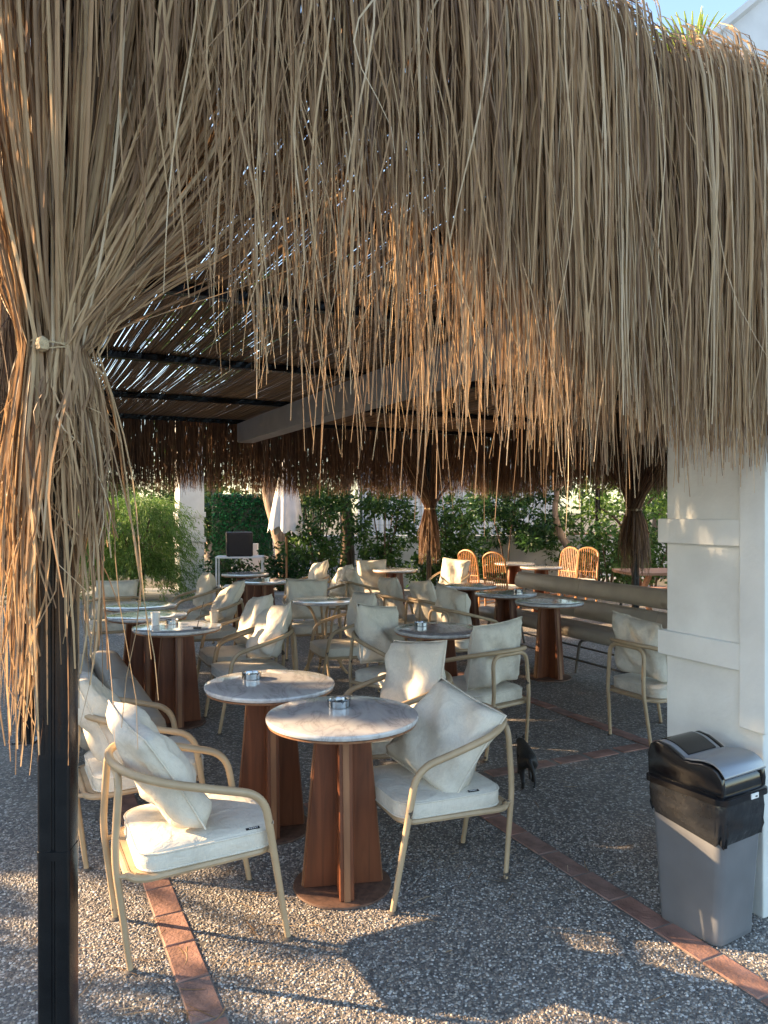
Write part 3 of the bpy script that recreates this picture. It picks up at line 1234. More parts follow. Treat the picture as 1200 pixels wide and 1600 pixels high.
# upright board on the left face of the near column
MB().box((-0.266, -0.222, 1.56), (0.034, 0.12, 1.62)).build('corner_board', M['white_board'], colA, bevel=0.005)
_cb = (-4.02, 15.6)
column(_cb[0] * CU + _cb[1] * SU, -_cb[0] * SU + _cb[1] * CU, 4.2, 'white panelled column standing beside the feathery green shrub')


# ------------------------------------------------------------------ armchairs
def seat_cushion_mesh():
    mb = MB()
    hx, hy = 0.255, 0.24
    rings = []
    for (s, z) in ((0.955, 0.0), (0.99, 0.008), (1.0, 0.022), (1.004, 0.05), (1.0, 0.078), (0.985, 0.092), (0.95, 0.1), (0.8, 0.108), (0.55, 0.114), (0.25, 0.117)):
        ring_ = []
        for (x, y, _) in rrect(hx * s, hy * s, 0.085 * s, 7):
            ring_.append((x, y, z + (0.004 * math.sin(x * 21 + y * 9) + 0.003 * math.sin(y * 30)) * (1 if z > 0.08 else 0)))
        rings.append(ring_)
    mb.loft([[(x, y, z * 0.78) for (x, y, z) in r_] for r_ in rings])
    return mb.mesh('seat_cushion', smooth=True)


def seat_piping_mesh():
    mb = MB()
    for z, s in ((0.069, 1.0), (0.010, 1.0)):
        mb.tube([(x, y, z) for (x, y, _) in rrect(0.255 * s, 0.24 * s, 0.085, 7)], 0.0042, 6, closed=True)
    return mb.mesh('piping', smooth=True)


def pillow_mesh(seed, hx=0.232, hy=0.222, T=0.078):
    r = np.random.default_rng(seed)
    N = 19
    g_ = np.linspace(-1, 1, N)
    A, B = np.meshgrid(g_, g_, indexing='ij')
    k = r.uniform(-1, 1, (6, 4))
    wr = sum(0.013 * np.sin(A * (3 + 4 * abs(k[i, 0])) + B * (3 + 5 * k[i, 1]) + 6 * k[i, 2]) * k[i, 3] for i in range(6))
    # folds running in from the corners
    rad = np.zeros_like(A)
    for cx, cy in ((1, 1), (1, -1), (-1, 1), (-1, -1)):
        dx, dy = A - cx, B - cy
        dd = np.hypot(dx, dy)
        an = np.arctan2(dy, dx)
        rad += 0.014 * np.sin(an * 9 + r.uniform(0, 6)) * np.exp(-dd * 1.6) * np.minimum(1, dd * 2.5)
    pin = 0.045
    X = hx * A * (1 - pin * (1 - B ** 2))
    Y = hy * B * (1 - pin * (1 - A ** 2))
    edge = np.clip((1 - np.abs(A) ** 5) * (1 - np.abs(B) ** 5), 0, 1) ** 0.42
    sagb = 1 + 0.22 * (-B)
    Zf = edge * T * sagb + (wr + rad) * np.minimum(1, edge * 2)
    Zb = -(edge * T * sagb) + (wr[::-1] - rad) * np.minimum(1, edge * 2)
    off = r.normal(0, 0.008, 4)
    warp = off[0] * A * B + off[1] * A ** 2 + off[2] * B ** 2
    V = []
    for i in range(N):
        for j in range(N):
            V.append((Zf[i, j] + warp[i, j], X[i, j], Y[i, j]))
    nf = N * N
    idb = -np.ones((N, N), int)
    for i in range(N):
        for j in range(N):
            if i in (0, N - 1) or j in (0, N - 1):
                idb[i, j] = i * N + j
            else:
                idb[i, j] = len(V)
                V.append((Zb[i, j] + warp[i, j], X[i, j], Y[i, j]))
    F = []
    for i in range(N - 1):
        for j in range(N - 1):
            F.append((i * N + j, (i + 1) * N + j, (i + 1) * N + j + 1, i * N + j + 1))
            F.append((idb[i, j], idb[i, j + 1], idb[i + 1, j + 1], idb[i + 1, j]))
    me = MB().add(V, [tuple(int(q) for q in f) for f in F]).mesh('pillow')
    for p_ in me.polygons:
        p_.use_smooth = True
    loop = [(i, 0) for i in range(N - 1)] + [(N - 1, j) for j in range(N - 1)] + [(i, N - 1) for i in range(N - 1, 0, -1)] + [(0, j) for j in range(N - 1, 0, -1)]
    pts = [Vector(V[i * N + j]) * 1.006 for (i, j) in loop]
    pm_ = MB().tube(pts, 0.004, 6, closed=True).mesh('piping', smooth=True)
    return me, pm_


def chair_meshes():
    ms = []
    # one tube: front foot, arm, round the back, arm, front foot
    half = [(0.285, 0.25, 0.006), (0.185, 0.268, 0.575)]
    arm = [(-0.02, 0.276, 0.632), (-0.17, 0.262, 0.672), (-0.27, 0.20, 0.697), (-0.318, 0.10, 0.706), (-0.33, 0.0, 0.708)]
    full = half + arm + [(x, -y, z) for (x, y, z) in reversed(arm[:-1])] + [(x, -y, z) for (x, y, z) in reversed(half)]
    front = fillet([full[0], full[1], full[2]], 0.085, 8)[:-1]
    mid = catmull([full[2]] + full[3:-3] + [full[-3]], 5)
    end = [Vector((p.x, -p.y, p.z)) for p in reversed(front)]
    path = front + mid + end
    n = len(path)
    rs = []
    for i, p_ in enumerate(path):
        rs.append(0.0115 + 0.0040 * min(1, max(0, p_.z / 0.45)))
    ms.append(('arm_rail', MB().tube(path, rs, 10).mesh('arm_rail', True), 'frame'))
    rear = fillet([(-0.285, -0.195, 0.006), (-0.335, -0.168, 0.40), (-0.318, -0.160, 0.684), (-0.318, 0.160, 0.684), (-0.335, 0.168, 0.40), (-0.285, 0.195, 0.006)], 0.075, 7)
    rs = [0.0110 + 0.003 * min(1, p_.z / 0.4) for p_ in rear]
    ms.append(('rear_legs', MB().tube(rear, rs, 10).mesh('rear_legs', True), 'frame'))
    ring_ = rrect(0.262, 0.236, 0.07, 6, 0.338)
    sf = MB().tube([(x - 0.03, y, z + 0.012 * (x > 0)) for (x, y, z) in ring_], 0.0135, 8, closed=True)
    for yy in (-1, 1):
        sf.tube([(0.215, yy * 0.225, 0.345), (0.226, yy * 0.262, 0.352)], 0.010, 8)
        sf.tube([(-0.285, yy * 0.19, 0.338), (-0.33, yy * 0.17, 0.338)], 0.010, 8)
    ms.append(('seat_frame', sf.mesh('seat_frame', True), 'frame'))
    pan = MB().loft([rrect(0.25, 0.225, 0.07, 5, 0.343), rrect(0.25, 0.225, 0.07, 5, 0.350)])
    for vv in range(len(pan.v)):
        pan.v[vv] = (pan.v[vv][0] - 0.03, pan.v[vv][1], pan.v[vv][2])
    ms.append(('seat_pan', pan.mesh('seat_pan'), 'frame'))
    return ms


CH = chair_meshes()
foot_me = MB().lathe([(0.021, 0.0), (0.022, 0.004), (0.013, 0.010)], 12).mesh('foot', True)
foot_me.materials.append(M['foot'])
for (_, me, mt) in CH:
    me.materials.append(M[mt])
cush_me = seat_cushion_mesh()
cush_me.materials.append(M['fabric'])
cushp_me = seat_piping_mesh()
cushp_me.materials.append(M['fabric'])
PIL = []
for sd_ in (3, 11, 23, 42):
    a_, b_ = pillow_mesh(sd_)
    a_.materials.append(M['fabric'])
    b_.materials.append(M['fabric'])
    PIL.append((a_, b_))
tag_me = MB().box((0, 0, 0), (0.052, 0.012, 0.0025)).mesh('brand_tag')
tag_me.materials.append(M['tag'])


def ob(name, me, parent):
    o_ = bpy.data.objects.new(name, me)
    COL.objects.link(o_)
    o_.parent = parent
    return o_


def make_chair(x, y, deg, label, tag_side=None):
    c = tag(empty('armchair', (x, y, 0), R(deg)), label, 'chair', 'beige tube armchairs with cream cushions')
    for (nm, me, _) in CH:
        ob(nm, me, c)
    for (fx, fy) in ((0.285, 0.25), (0.285, -0.25), (-0.285, 0.195), (-0.285, -0.195)):
        f_ = ob('foot', foot_me, c)
        f_.location = (fx, fy, 0.0)
    sc_ = ob('seat_cushion', cush_me, c)
    sc_.location = (0.0, 0, 0.352)
    sc_.rotation_euler = (0, R(-1.5), R(random.uniform(-2, 2)))
    ob('piping', cushp_me, sc_)
    if tag_side:
        t_ = ob('fabric_tag', tag_me, sc_)
        t_.location = (tag_side[0], tag_side[1], 0.0815)
        t_.rotation_euler = (R(-14 * (1 if tag_side[1] > 0 else -1)), 0, tag_side[2])
        st = MB()
        for k in range(5):
            st.box((-0.012 + k * 0.0072, 0, 0.0018), (0.0050, 0.0045, 0.0006))
        st.build('stitching', M['thread'], sc_)
        st_o = [q for q in sc_.children if q.name.startswith('stitching')][-1]
        st_o.location = t_.location
        st_o.rotation_euler = t_.rotation_euler
    return c


def make_pillow(x, y, deg, label, var=0, lean=18, roll=0, fwd=0.0, yaw=0, side=0.0, dz=0.0):
    """pillow resting on the seat of a chair at (x,y) heading deg, against its back"""
    a = R(deg)
    le = R(lean)
    hgt = 0.222 * (abs(math.cos(R(roll))) + abs(math.sin(R(roll))))
    cx = -0.15 + fwd - 0.10 * math.sin(le)
    cz = 0.438 + hgt * math.cos(le) + 0.004 + dz
    px_ = x + cx * math.cos(a) - side * math.sin(a)
    py_ = y + cx * math.sin(a) + side * math.cos(a)
    me, pp = PIL[var % 4]
    o_ = bpy.data.objects.new('pillow', me)
    COL.objects.link(o_)
    o_.location = (px_, py_, cz)
    mat_ = Matrix.Rotation(a + R(yaw), 3, 'Z') @ Matrix.Rotation(-le, 3, 'Y') @ Matrix.Rotation(R(roll), 3, 'X')
    o_.rotation_euler = mat_.to_euler()
    tag(o_, label, 'pillow', 'cream pillows on the armchairs')
    ob('piping', pp, o_)
    return o_


# x, y, heading, chair label, pillow label, pillow kwargs
CHAIRS = [
    (-0.735, 2.98, 27, 'beige armchair nearest the camera at left, on the brick strip', 'crumpled cream pillow on the nearest left armchair', dict(var=0, lean=32, roll=6, fwd=0.04, yaw=4, dz=0.02), (0.16, -0.222, 0.0)),
    (-1.19, 3.74, 27, 'beige armchair half hidden by the black post, behind the nearest left armchair', 'cream pillow right beside the black front post', dict(var=1, lean=30, roll=-5, fwd=0.0, yaw=-8), None),
    (0.20, 3.41, 203, 'beige armchair right of the front marble table, beside the black cat', 'square cream pillow standing on its corner right of the front table', dict(var=2, lean=36, roll=-15, fwd=0.13, yaw=22, dz=-0.05), (-0.10, 0.222, 0.0)),
    (0.03, 4.22, 200, 'beige armchair just behind the front marble table, facing left', 'sun-dappled cream pillow just behind the front marble table', dict(var=3, lean=20, roll=8, yaw=16, fwd=0.03), None),
    (0.64, 5.26, 128, 'beige armchair seen from behind, left of the pebble aisle with the cat', 'cream pillow seen from behind through the armchair frame near the cat', dict(var=0, lean=10, roll=-3, fwd=-0.02), None),
    (0.10, 5.72, 318, 'beige armchair facing the camera left of the middle marble table', 'large beige pillow facing the camera left of the middle table', dict(var=1, lean=16, roll=-8), None),
    (1.99, 5.45, 27, 'beige armchair partly hidden by the white column at right', 'cream pillow in the armchair beside the white column', dict(var=2, lean=16, roll=4), None),
    (-1.05, 5.86, 205, 'beige armchair behind the second marble table, turned to the left', 'cream pillow slumped in the armchair behind the second marble table', dict(var=3, lean=28, roll=14, fwd=0.02), None),
    (-1.30, 6.50, 206, 'beige armchair right of the table with the white cup', 'cream pillow right of the table with the white cup', dict(var=0, lean=22, roll=10), None),
    (-0.38, 6.85, 200, 'beige armchair with an empty-looking seat in the centre, side on', 'cream pillow in the side-on armchair at the centre', dict(var=1, lean=14, roll=3), None),
    (-0.78, 8.05, 290, 'beige armchair behind the tube-legged round table, facing the camera', 'wide beige pillow behind the tube-legged round table', dict(var=2, lean=12, roll=-3), None),
    (0.80, 7.30, 30, 'beige armchair nearest of three facing the bench, behind the middle table', 'cream pillow nearest of three behind the middle marble table', dict(var=3, lean=14, roll=8), None),
    (0.60, 8.05, 24, 'beige armchair second of three facing the bench', 'cream pillow second of three in the row facing the bench', dict(var=0, lean=14, roll=-6), None),
    (0.24, 8.45, 22, 'beige armchair farthest left of three facing the bench', 'beige pillow farthest left of three in the row facing the bench', dict(var=1, lean=12, roll=-4), None),
    (-0.25, 10.05, 24, 'beige armchair with bare arms left of the sunlit far table', 'cream pillow in the bare-armed chair left of the far table', dict(var=2, lean=14, roll=0), None),
    (-0.14, 11.3, 286, 'sunlit cream armchair behind the far marble table, facing the camera', 'sunlit cream pillow behind the far marble table', dict(var=3, lean=10, roll=0), None),
    (0.98, 11.35, 238, 'sunlit cream armchair next to the thatch-wrapped back post', 'brightly sunlit cream pillow right of the thatch-wrapped back post', dict(var=0, lean=12, roll=-4), None),
    (-1.12, 10.7, 204, 'beige armchair behind the parasol-side table, left one of a pair', 'cream pillow left one of a pair below the parasol', dict(var=1, lean=20, roll=12), None),
    (-0.75, 10.1, 200, 'beige armchair right one of the pair below the parasol', 'cream pillow right one of a pair below the parasol', dict(var=2, lean=22, roll=10), None),
    (-2.30, 9.0, 200, 'beige armchair in front of the far white column', 'cream pillow in front of the far white column', dict(var=3, lean=12, roll=4), None),
    (-1.80, 7.75, 204, 'dark-looking armchair behind the table with the menu rod', 'beige pillow leaning low behind the table with the menu rod', dict(var=0, lean=34, roll=20, fwd=0.03), None),
    (-2.98, 8.3, 116, 'beige armchair seen from behind at far left by the feathery shrub', 'cream pillow in the far left armchair by the feathery shrub', dict(var=1, lean=12, roll=2), None),
]
for (x, y, dg, la, lp, kw, tg) in CHAIRS:
    make_chair(x, y, dg, la, tg)
    make_pillow(x, y, dg, lp, **kw)


# ------------------------------------------------------------------ marble tables on crossed wooden fins
def table_meshes():
    r = 0.333
    top = MB().lathe([(r - 0.012, 0.724), (r - 0.003, 0.728), (r, 0.735), (r, 0.742), (r - 0.003, 0.748), (r - 0.010, 0.750), (r * 0.6, 0.7502), (0.01, 0.7502)], 64).mesh('marble_top', True)
    under = MB().lathe([(0.20, 0.712), (r - 0.016, 0.713), (r - 0.008, 0.716), (r - 0.008, 0.7235), (0.1, 0.7235)], 64).mesh('wooden_rim', True)
    t = 0.030
    fins, strips = [], []
    fin = MB().prism([(0.0, -t, 0.014), (0.172, -t, 0.014), (0.112, -t, 0.712), (0.0, -t, 0.712)], (0, 2 * t, 0)).mesh('fin', bevel=0.003, seg=1)
    strip = MB().prism([(0.1725, -0.013, 0.0145), (0.178, -0.013, 0.0145), (0.118, -0.013, 0.7115), (0.1125, -0.013, 0.7115)], (0, 0.026, 0)).mesh('edge_strip')
    base = MB().lathe([(0.212, 0.0), (0.215, 0.004), (0.213, 0.011), (0.206, 0.0135), (0.02, 0.0135)], 48).mesh('base_plate', True)
    for me, mt in ((top, 'marble'), (under, 'wood_edge'), (fin, 'wood'), (strip, 'wood_edge'), (base, 'wood_base')):
        me.materials.append(M[mt])
    return top, under, fin, strip, base


TB = table_meshes()


def make_table(x, y, deg, label):
    t = tag(empty('marble_table', (x, y, 0), R(deg)), label, 'table', 'round marble tables on wooden fins')
    o_ = ob('marble_top', TB[0], t)
    ob('wooden_rim', TB[1], t)
    for k in range(4):
        f_ = ob('fin', TB[2], t)
        f_.rotation_euler = (0, 0, k * math.pi / 2)
        if k % 2:
            f_.scale = (0.999, 0.96, 0.999)
        ob('edge_strip', TB[3], f_)
    ob('base_plate', TB[4], t)
    return t


def tp(px, py):
    Y = 0.89 * 1180 / (py - 797)
    return ((px - 600) / 1180 * Y, Y)


TABLES = [
    (-0.182, 3.30, -80, 'front marble table with a steel ashtray, nearest the camera'),
    (-0.587, 3.89, -75, 'second marble table, left of and behind the front one'),
    (-1.588, 5.80, -68, 'marble table carrying the white paper cup and the menu rod'),
    (-2.02, 6.44, -70, 'middle one of three marble tables in a row behind the black post'),
    (-2.29, 7.10, -60, 'farthest of three marble tables in a row behind the black post'),
    (0.409, 5.68, -85, 'middle marble table with ashtray beside the armchair seen from behind'),
    (1.616, 7.39, -62, 'veined marble table nearest the bench, right of the other two'),
    (1.311, 8.14, -66, 'marble table with dark ashtray in front of the bench, second from the column'),
    (1.00, 8.95, -60, 'marble table third from the column in front of the bench'),
    (0.163, 11.3, -70, 'sunlit tall-looking marble table beside the thatch-wrapped back post'),
    (-1.52, 9.55, -75, 'marble table with dark solid pedestal left of the parasol'),
    (-1.95, 10.6, -70, 'pale marble table right in front of the white speaker stand'),
    (2.48, 11.9, -65, 'marble table behind the bench between two rattan chairs, nearer one'),
    (2.20, 12.7, -65, 'marble table behind the bench, farther one'),
]
for tb in TABLES:
    make_table(*tb)

# round table on bent tube legs
tt = tag(empty('tube_table', (-0.595, 7.50, 0), 0.3), 'round table on four bent metal tube legs at the centre', 'table')
MB().lathe([(0.31, 0.722), (0.318, 0.727), (0.32, 0.74), (0.315, 0.748), (0.30, 0.75), (0.01, 0.75)], 48).build('top', M['marble'], tt, True)
for k in range(4):
    a = k * math.pi / 2
    pts = [(0.24, 0.0), (0.17, 0.10), (0.085, 0.3), (0.075, 0.48), (0.12, 0.64), (0.20, 0.722)]
    MB().tube(catmull([(r_ * math.cos(a), r_ * math.sin(a), z_) for (r_, z_) in pts], 5), 0.013, 8).build('leg', M['frame'], tt, True)
MB().tube([(0.082 * math.cos(q * math.pi / 8), 0.082 * math.sin(q * math.pi / 8), 0.40) for q in range(16)], 0.008, 6, closed=True).build('brace_ring', M['frame'], tt, True)


# ------------------------------------------------------------------ small things on the tables
def ashtray(x, y, z, rot, label):
    mb = MB()
    n = 40
    outer, inner = [], []
    prof = [(0.040, 0.0), (0.046, 0.001), (0.046, 0.030)]
    rings = []
    def ringz(r, z, notch=False):
        out = []
        for k in range(n):
            a = 2 * math.pi * k / n
            zz = z
            if notch and (k % 10) == 0:
                zz = z - 0.010
            out.append((r * math.cos(a), r * math.sin(a), zz))
        return out
    rings = [ringz(0.044, 0.0), ringz(0.046, 0.002), ringz(0.0462, 0.028, True), ringz(0.0445, 0.0285, True), ringz(0.0435, 0.027, True), ringz(0.0425, 0.004), ringz(0.02, 0.003)]
    mb.loft(rings)
    o_ = mb.build('ashtray', M['steel'], None, True)
    o_.location = (x, y, z)
    o_.rotation_euler = (0, 0, rot)
    o_.scale = (1.12, 1.12, 1.1)
    tag(o_, label, 'ashtray', 'steel ashtrays on the tables')


TZ = 0.7505
ashtray(-0.205, 3.42, TZ, 0.4, 'steel ashtray on the front marble table')
ashtray(-0.70, 3.99, TZ, 0.9, 'steel ashtray on the second marble table')
ashtray(-1.66, 5.90, TZ, 0.2, 'steel ashtray next to the white paper cup')
ashtray(0.28, 5.80, TZ, 0.7, 'steel ashtray on the middle marble table by the armchair seen from behind')
ashtray(1.46, 8.20, TZ, 0.1, 'steel ashtray on a table in front of the bench')
ashtray(-1.50, 9.62, TZ, 0.1, 'steel ashtray on the far table left of the parasol')


def cup(x, y, label, mat, h=0.10, r=0.036):
    mb = MB().lathe([(r * 0.74, 0), (r * 0.76, 0.002), (r * 0.97, h * 0.97), (r * 1.03, h * 0.98), (r * 1.03, h), (r * 0.95, h), (r * 0.74, 0.006), (0.002, 0.005)], 28)
    o_ = mb.build('paper_cup', mat, None, True)
    o_.location = (x, y, TZ)
    tag(o_, label, 'cup')


cup(-1.765, 5.83, 'white paper cup on the table behind the black post', M['paper'])
cup(-1.345, 5.98, 'brownish paper cup at the right edge of the table with the menu rod', M['cup_tan'], 0.09)
mr_ = tag(empty('menu_rod', (-1.40, 5.66, TZ)), 'thin leaning black rod on a small black base, on the cup table', 'sign holder')
MB().box((0, 0, 0.007), (0.055, 0.03, 0.014)).build('base', M['black_plastic'], mr_, bevel=0.002)
MB().tube([(0, 0, 0.012), (0.02, 0.01, 0.11), (0.045, 0.02, 0.20)], 0.0032, 6).build('rod', M['black_plastic'], mr_, True)


# ------------------------------------------------------------------ long padded benches
def bench(name_label, u, v0, v1, face, mat):
    """padded rolls along v; face = +1 sits towards -u"""
    L = v1 - v0
    b_ = tag(empty('padded_bench', W(u, (v0 + v1) / 2), TH), name_label, 'bench')
    def roll(nm, du, z, hx, hz, tilt):
        nseg = 14
        k = max(2, int(round(L / 1.2)))
        rings = []
        ys = []
        for q in range(k):
            a, c = -L / 2 + L * q / k, -L / 2 + L * (q + 1) / k
            for f_, s_ in ((0.0, 0.90), (0.006, 0.955), (0.02, 0.99), (0.5, 1.0), (0.98, 0.99), (0.994, 0.955)):
                ys.append((a + (c - a) * f_, s_))
        ys = [(-L / 2 - 0.03, 0.35), (-L / 2 - 0.022, 0.7)] + ys + [(L / 2, 0.9), (L / 2 + 0.022, 0.7), (L / 2 + 0.03, 0.35)]
        for (yy, s_) in ys:
            rg = []
            for j in range(nseg):
                a = 2 * math.pi * j / nseg
                ex = math.copysign(abs(math.cos(a)) ** 0.7, math.cos(a)) * hx * s_
                ez = math.copysign(abs(math.sin(a)) ** 0.7, math.sin(a)) * hz * s_
                ct, st_ = math.cos(tilt), math.sin(tilt)
                rg.append((du + ex * ct - ez * st_, yy, z + ex * st_ + ez * ct))
            rings.append(rg)
        MB().loft(rings).build(nm, mat, b_, True)
    f = face
    roll('seat_roll', -0.36 * f, 0.405, 0.115, 0.068, 0.0)
    roll('seat_roll', -0.12 * f, 0.39, 0.115, 0.068, -0.06 * f)
    roll('back_roll', 0.09 * f, 0.555, 0.055, 0.105, -0.22 * f)
    roll('back_roll', 0.155 * f, 0.775, 0.060, 0.100, -0.22 * f)
    k = max(2, int(L / 1.3))
    for q in range(k + 1):
        yy = -L / 2 + 0.15 + (L - 0.3) * q / k
        pts = fillet([(-0.44 * f, yy, 0.0), (-0.39 * f, yy, 0.325), (0.03 * f, yy, 0.315), (0.205 * f, yy, 0.80)], 0.06, 5)
        MB().tube(pts, 0.0145, 8).build('leg_frame', M['foot'], b_, True)
        MB().tube([(0.05 * f, yy, 0.36), (0.13 * f, yy, 0.0)], 0.0145, 8).build('rear_leg', M['foot'], b_, True)
    MB().tube([(-0.42 * f, -L / 2 + 0.15, 0.13), (-0.42 * f, L / 2 - 0.15, 0.13)], 0.011, 8).build('foot_rail', M['foot'], b_, True)
    MB().tube([(0.10 * f, -L / 2 + 0.15, 0.13), (0.10 * f, L / 2 - 0.15, 0.13)], 0.011, 8).build('foot_rail', M['foot'], b_, True)
    return b_


bench('long taupe padded bench with roll cushions behind the white column', 5.50, 4.2, 7.75, 1, M['vinyl'])
bench('taupe padded bench at the left edge behind the black post', 0.30, 4.4, 6.7, -1, M['vinyl'])


# ------------------------------------------------------------------ rattan chairs
def rattan_chair(x, y, deg, label, first=[None]):
    if first[0] is None:
        c = empty('rattan_chair')
        arch = [(-0.20, -0.19, 0.0), (-0.20, -0.195, 0.45), (-0.26, -0.19, 0.85)]
        pts = arch[:]
        for k in range(1, 8):
            a = math.pi * k / 8
            pts.append((-0.275 - 0.012 * math.sin(a), -0.19 * math.cos(a), 0.87 + 0.13 * math.sin(a)))
        pts += [(q[0], -q[1], q[2]) for q in reversed(arch)]
        MB().tube(catmull(pts, 3), 0.016, 8).build('back_frame', M['rattan'], c, True)
        for k in range(9):
            yy = -0.152 + 0.038 * k
            zt = 0.87 + 0.13 * math.sqrt(max(0, 1 - (yy / 0.19) ** 2))
            MB().tube([(-0.205, yy, 0.46), (-0.245, yy, 0.68), (-0.278, yy, zt)], 0.0075, 6).build('spindle', M['rattan'], c, True)
        MB().tube([(-0.225, -0.19, 0.60), (-0.232, 0, 0.60), (-0.225, 0.19, 0.60)], 0.010, 6).build('cross_rail', M['rattan'], c, True)
        MB().tube(rrect(0.21, 0.205, 0.05, 5, 0.44), 0.016, 8, closed=True).build('seat_frame', M['rattan'], c, True)
        MB().loft([rrect(0.19, 0.185, 0.05, 5, 0.435), rrect(0.215, 0.205, 0.06, 5, 0.452), rrect(0.20, 0.19, 0.06, 5, 0.485), rrect(0.1, 0.1, 0.04, 5, 0.492)]).build('seat_pad', M['fabric'], c, True)
        for s in (-1, 1):
            MB().tube([(0.19, s * 0.185, 0.44), (0.205, s * 0.195, 0.0)], 0.015, 8).build('front_leg', M['rattan'], c, True)
            MB().tube([(0.198, s * 0.19, 0.2), (-0.2, s * 0.192, 0.2)], 0.009, 6).build('stretcher', M['rattan'], c, True)
        first[0] = c
    else:
        c = copy_tree(first[0])
    c.location = (x, y, 0)
    c.rotation_euler = (0, 0, R(deg))
    tag(c, label, 'chair', 'high-backed rattan chairs behind the bench')


rattan_chair(1.53, 12.2, 40, 'rattan chair in shade, leftmost of four, next to the sunlit one')
rattan_chair(1.83, 11.6, 50, 'rattan chair glowing orange in the sun')
rattan_chair(2.95, 12.7, 215, 'rattan chair left one of two below the crooked trunk')
rattan_chair(3.28, 12.6, 230, 'rattan chair right one of two below the crooked trunk')

# ------------------------------------------------------------------ picnic table
pt = tag(empty('picnic_table', (4.35, 11.0, 0), R(8)), 'reddish wooden picnic table with crossed legs behind the bench', 'picnic table')
for k in range(5):
    MB().box((0, -0.34 + 0.17 * k, 0.745), (1.9, 0.16, 0.04)).build('plank', M['picnic_wood'], pt, bevel=0.004, seg=1)
for s in (-1, 1):
    for q in (-1, 1):
        MB().prism([(s * 0.62 - 0.03, q * 0.42 - 0.045, 0), (s * 0.62 - 0.03, q * 0.42 + 0.045, 0), (s * 0.62 - 0.03, -q * 0.22 + 0.045, 0.722), (s * 0.62 - 0.03, -q * 0.22 - 0.045, 0.722)], (0.028 if q > 0 else 0.0, 0, 0) if False else (0.05, 0, 0)).build('leg', M['picnic_wood'], pt)
        pt.children[-1].location = (0.055 * q, 0, 0)
    MB().box((0, s * 0.62, 0.43), (1.9, 0.26, 0.04)).build('seat_plank', M['picnic_wood'], pt, bevel=0.004, seg=1)
    MB().box((s * 0.62, 0, 0.39), (0.045, 1.4, 0.08)).build('crossbar', M['picnic_wood'], pt)

# ------------------------------------------------------------------ waste bin
bn = tag(empty('waste_bin', (1.272, 2.985, 0), TH - R(90) + R(6)), 'grey plastic waste bin with black swing lid, in front of the white column', 'waste bin')
# local x runs from the far end to the near end, local y to the right
def rr3(hx, hy, r, z, n=6):
    return [(x, y, z) for (x, y, _) in rrect(hx, hy, r, n)]


MB().loft([rr3(0.128, 0.108, 0.03, 0.0), rr3(0.135, 0.114, 0.032, 0.006), rr3(0.137, 0.116, 0.032, 0.03), rr3(0.136, 0.115, 0.032, 0.033), rr3(0.165, 0.135, 0.036, 0.52), rr3(0.166, 0.136, 0.036, 0.545), rr3(0.155, 0.125, 0.03, 0.545)]).build('body', M['grey_plastic'], bn, True)
bag = []
rs_ = random.Random(4)
for zi, (z, g_) in enumerate(((0.560, 0.002), (0.545, 0.006), (0.52, 0.009), (0.495, 0.008), (0.47, 0.010), (0.445, 0.006))):
    rg = []
    base_ = rr3(0.166 + g_, 0.136 + g_, 0.036, z, 10)
    for k, (x, y, z_) in enumerate(base_):
        corner = max(0, x / 0.17) * 0.05 + max(0, -y / 0.14) * 0.008
        low = (zi / 5.0) ** 1.2
        w_ = 0.004 * math.sin(k * 1.7 + zi) + 0.003 * math.sin(k * 3.1 + 2 * zi)
        n_ = Vector((x, y, 0)).normalized()
        rg.append((x + n_.x * w_ * low - 0.012 * low * n_.x, y + n_.y * w_ * low - 0.010 * low * n_.y, z_ - corner * low + 0.008 * low * math.sin(k * 0.9)))
    bag.append(rg)
MB().loft(bag, cap=False).build('bag_liner', M['bag'], bn, True)
lid = MB().loft([rr3(0.177, 0.147, 0.04, 0.548), rr3(0.183, 0.153, 0.042, 0.552), rr3(0.183, 0.153, 0.042, 0.572), rr3(0.172, 0.142, 0.04, 0.580)]).build('lid_rim', M['black_plastic'], bn, True)
# side profile of the lid housing: high panel at the far end, dip, lower rounded flap at the near end
prof = [(-0.165, 0.575), (-0.168, 0.66), (-0.155, 0.700), (-0.125, 0.718), (-0.075, 0.712), (-0.03, 0.692), (0.0, 0.676), (0.03, 0.676), (0.075, 0.684), (0.115, 0.682), (0.145, 0.668), (0.162, 0.645), (0.168, 0.61), (0.166, 0.575)]
for s in (-1, 1):
    MB().prism([(x, s * 0.138, z) for (x, z) in prof], (0, -s * 0.022, 0)).build('lid_side', M['black_plastic'], bn, bevel=0.006, seg=3, smooth=True)
MB().prism([(x * 0.97, -0.1165, max(0.574, z - 0.020)) for (x, z) in prof], (0, 0.233, 0)).build('lid_housing', M['black_plastic'], bn, smooth=True)


def sheet(pr, hw, th):
    mb = MB()
    up = [(x, z) for (x, z) in pr]
    lo = [(x, z - th) for (x, z) in reversed(pr)]
    mb.prism([(x, -hw, z) for (x, z) in up + lo], (0, 2 * hw, 0))
    return mb


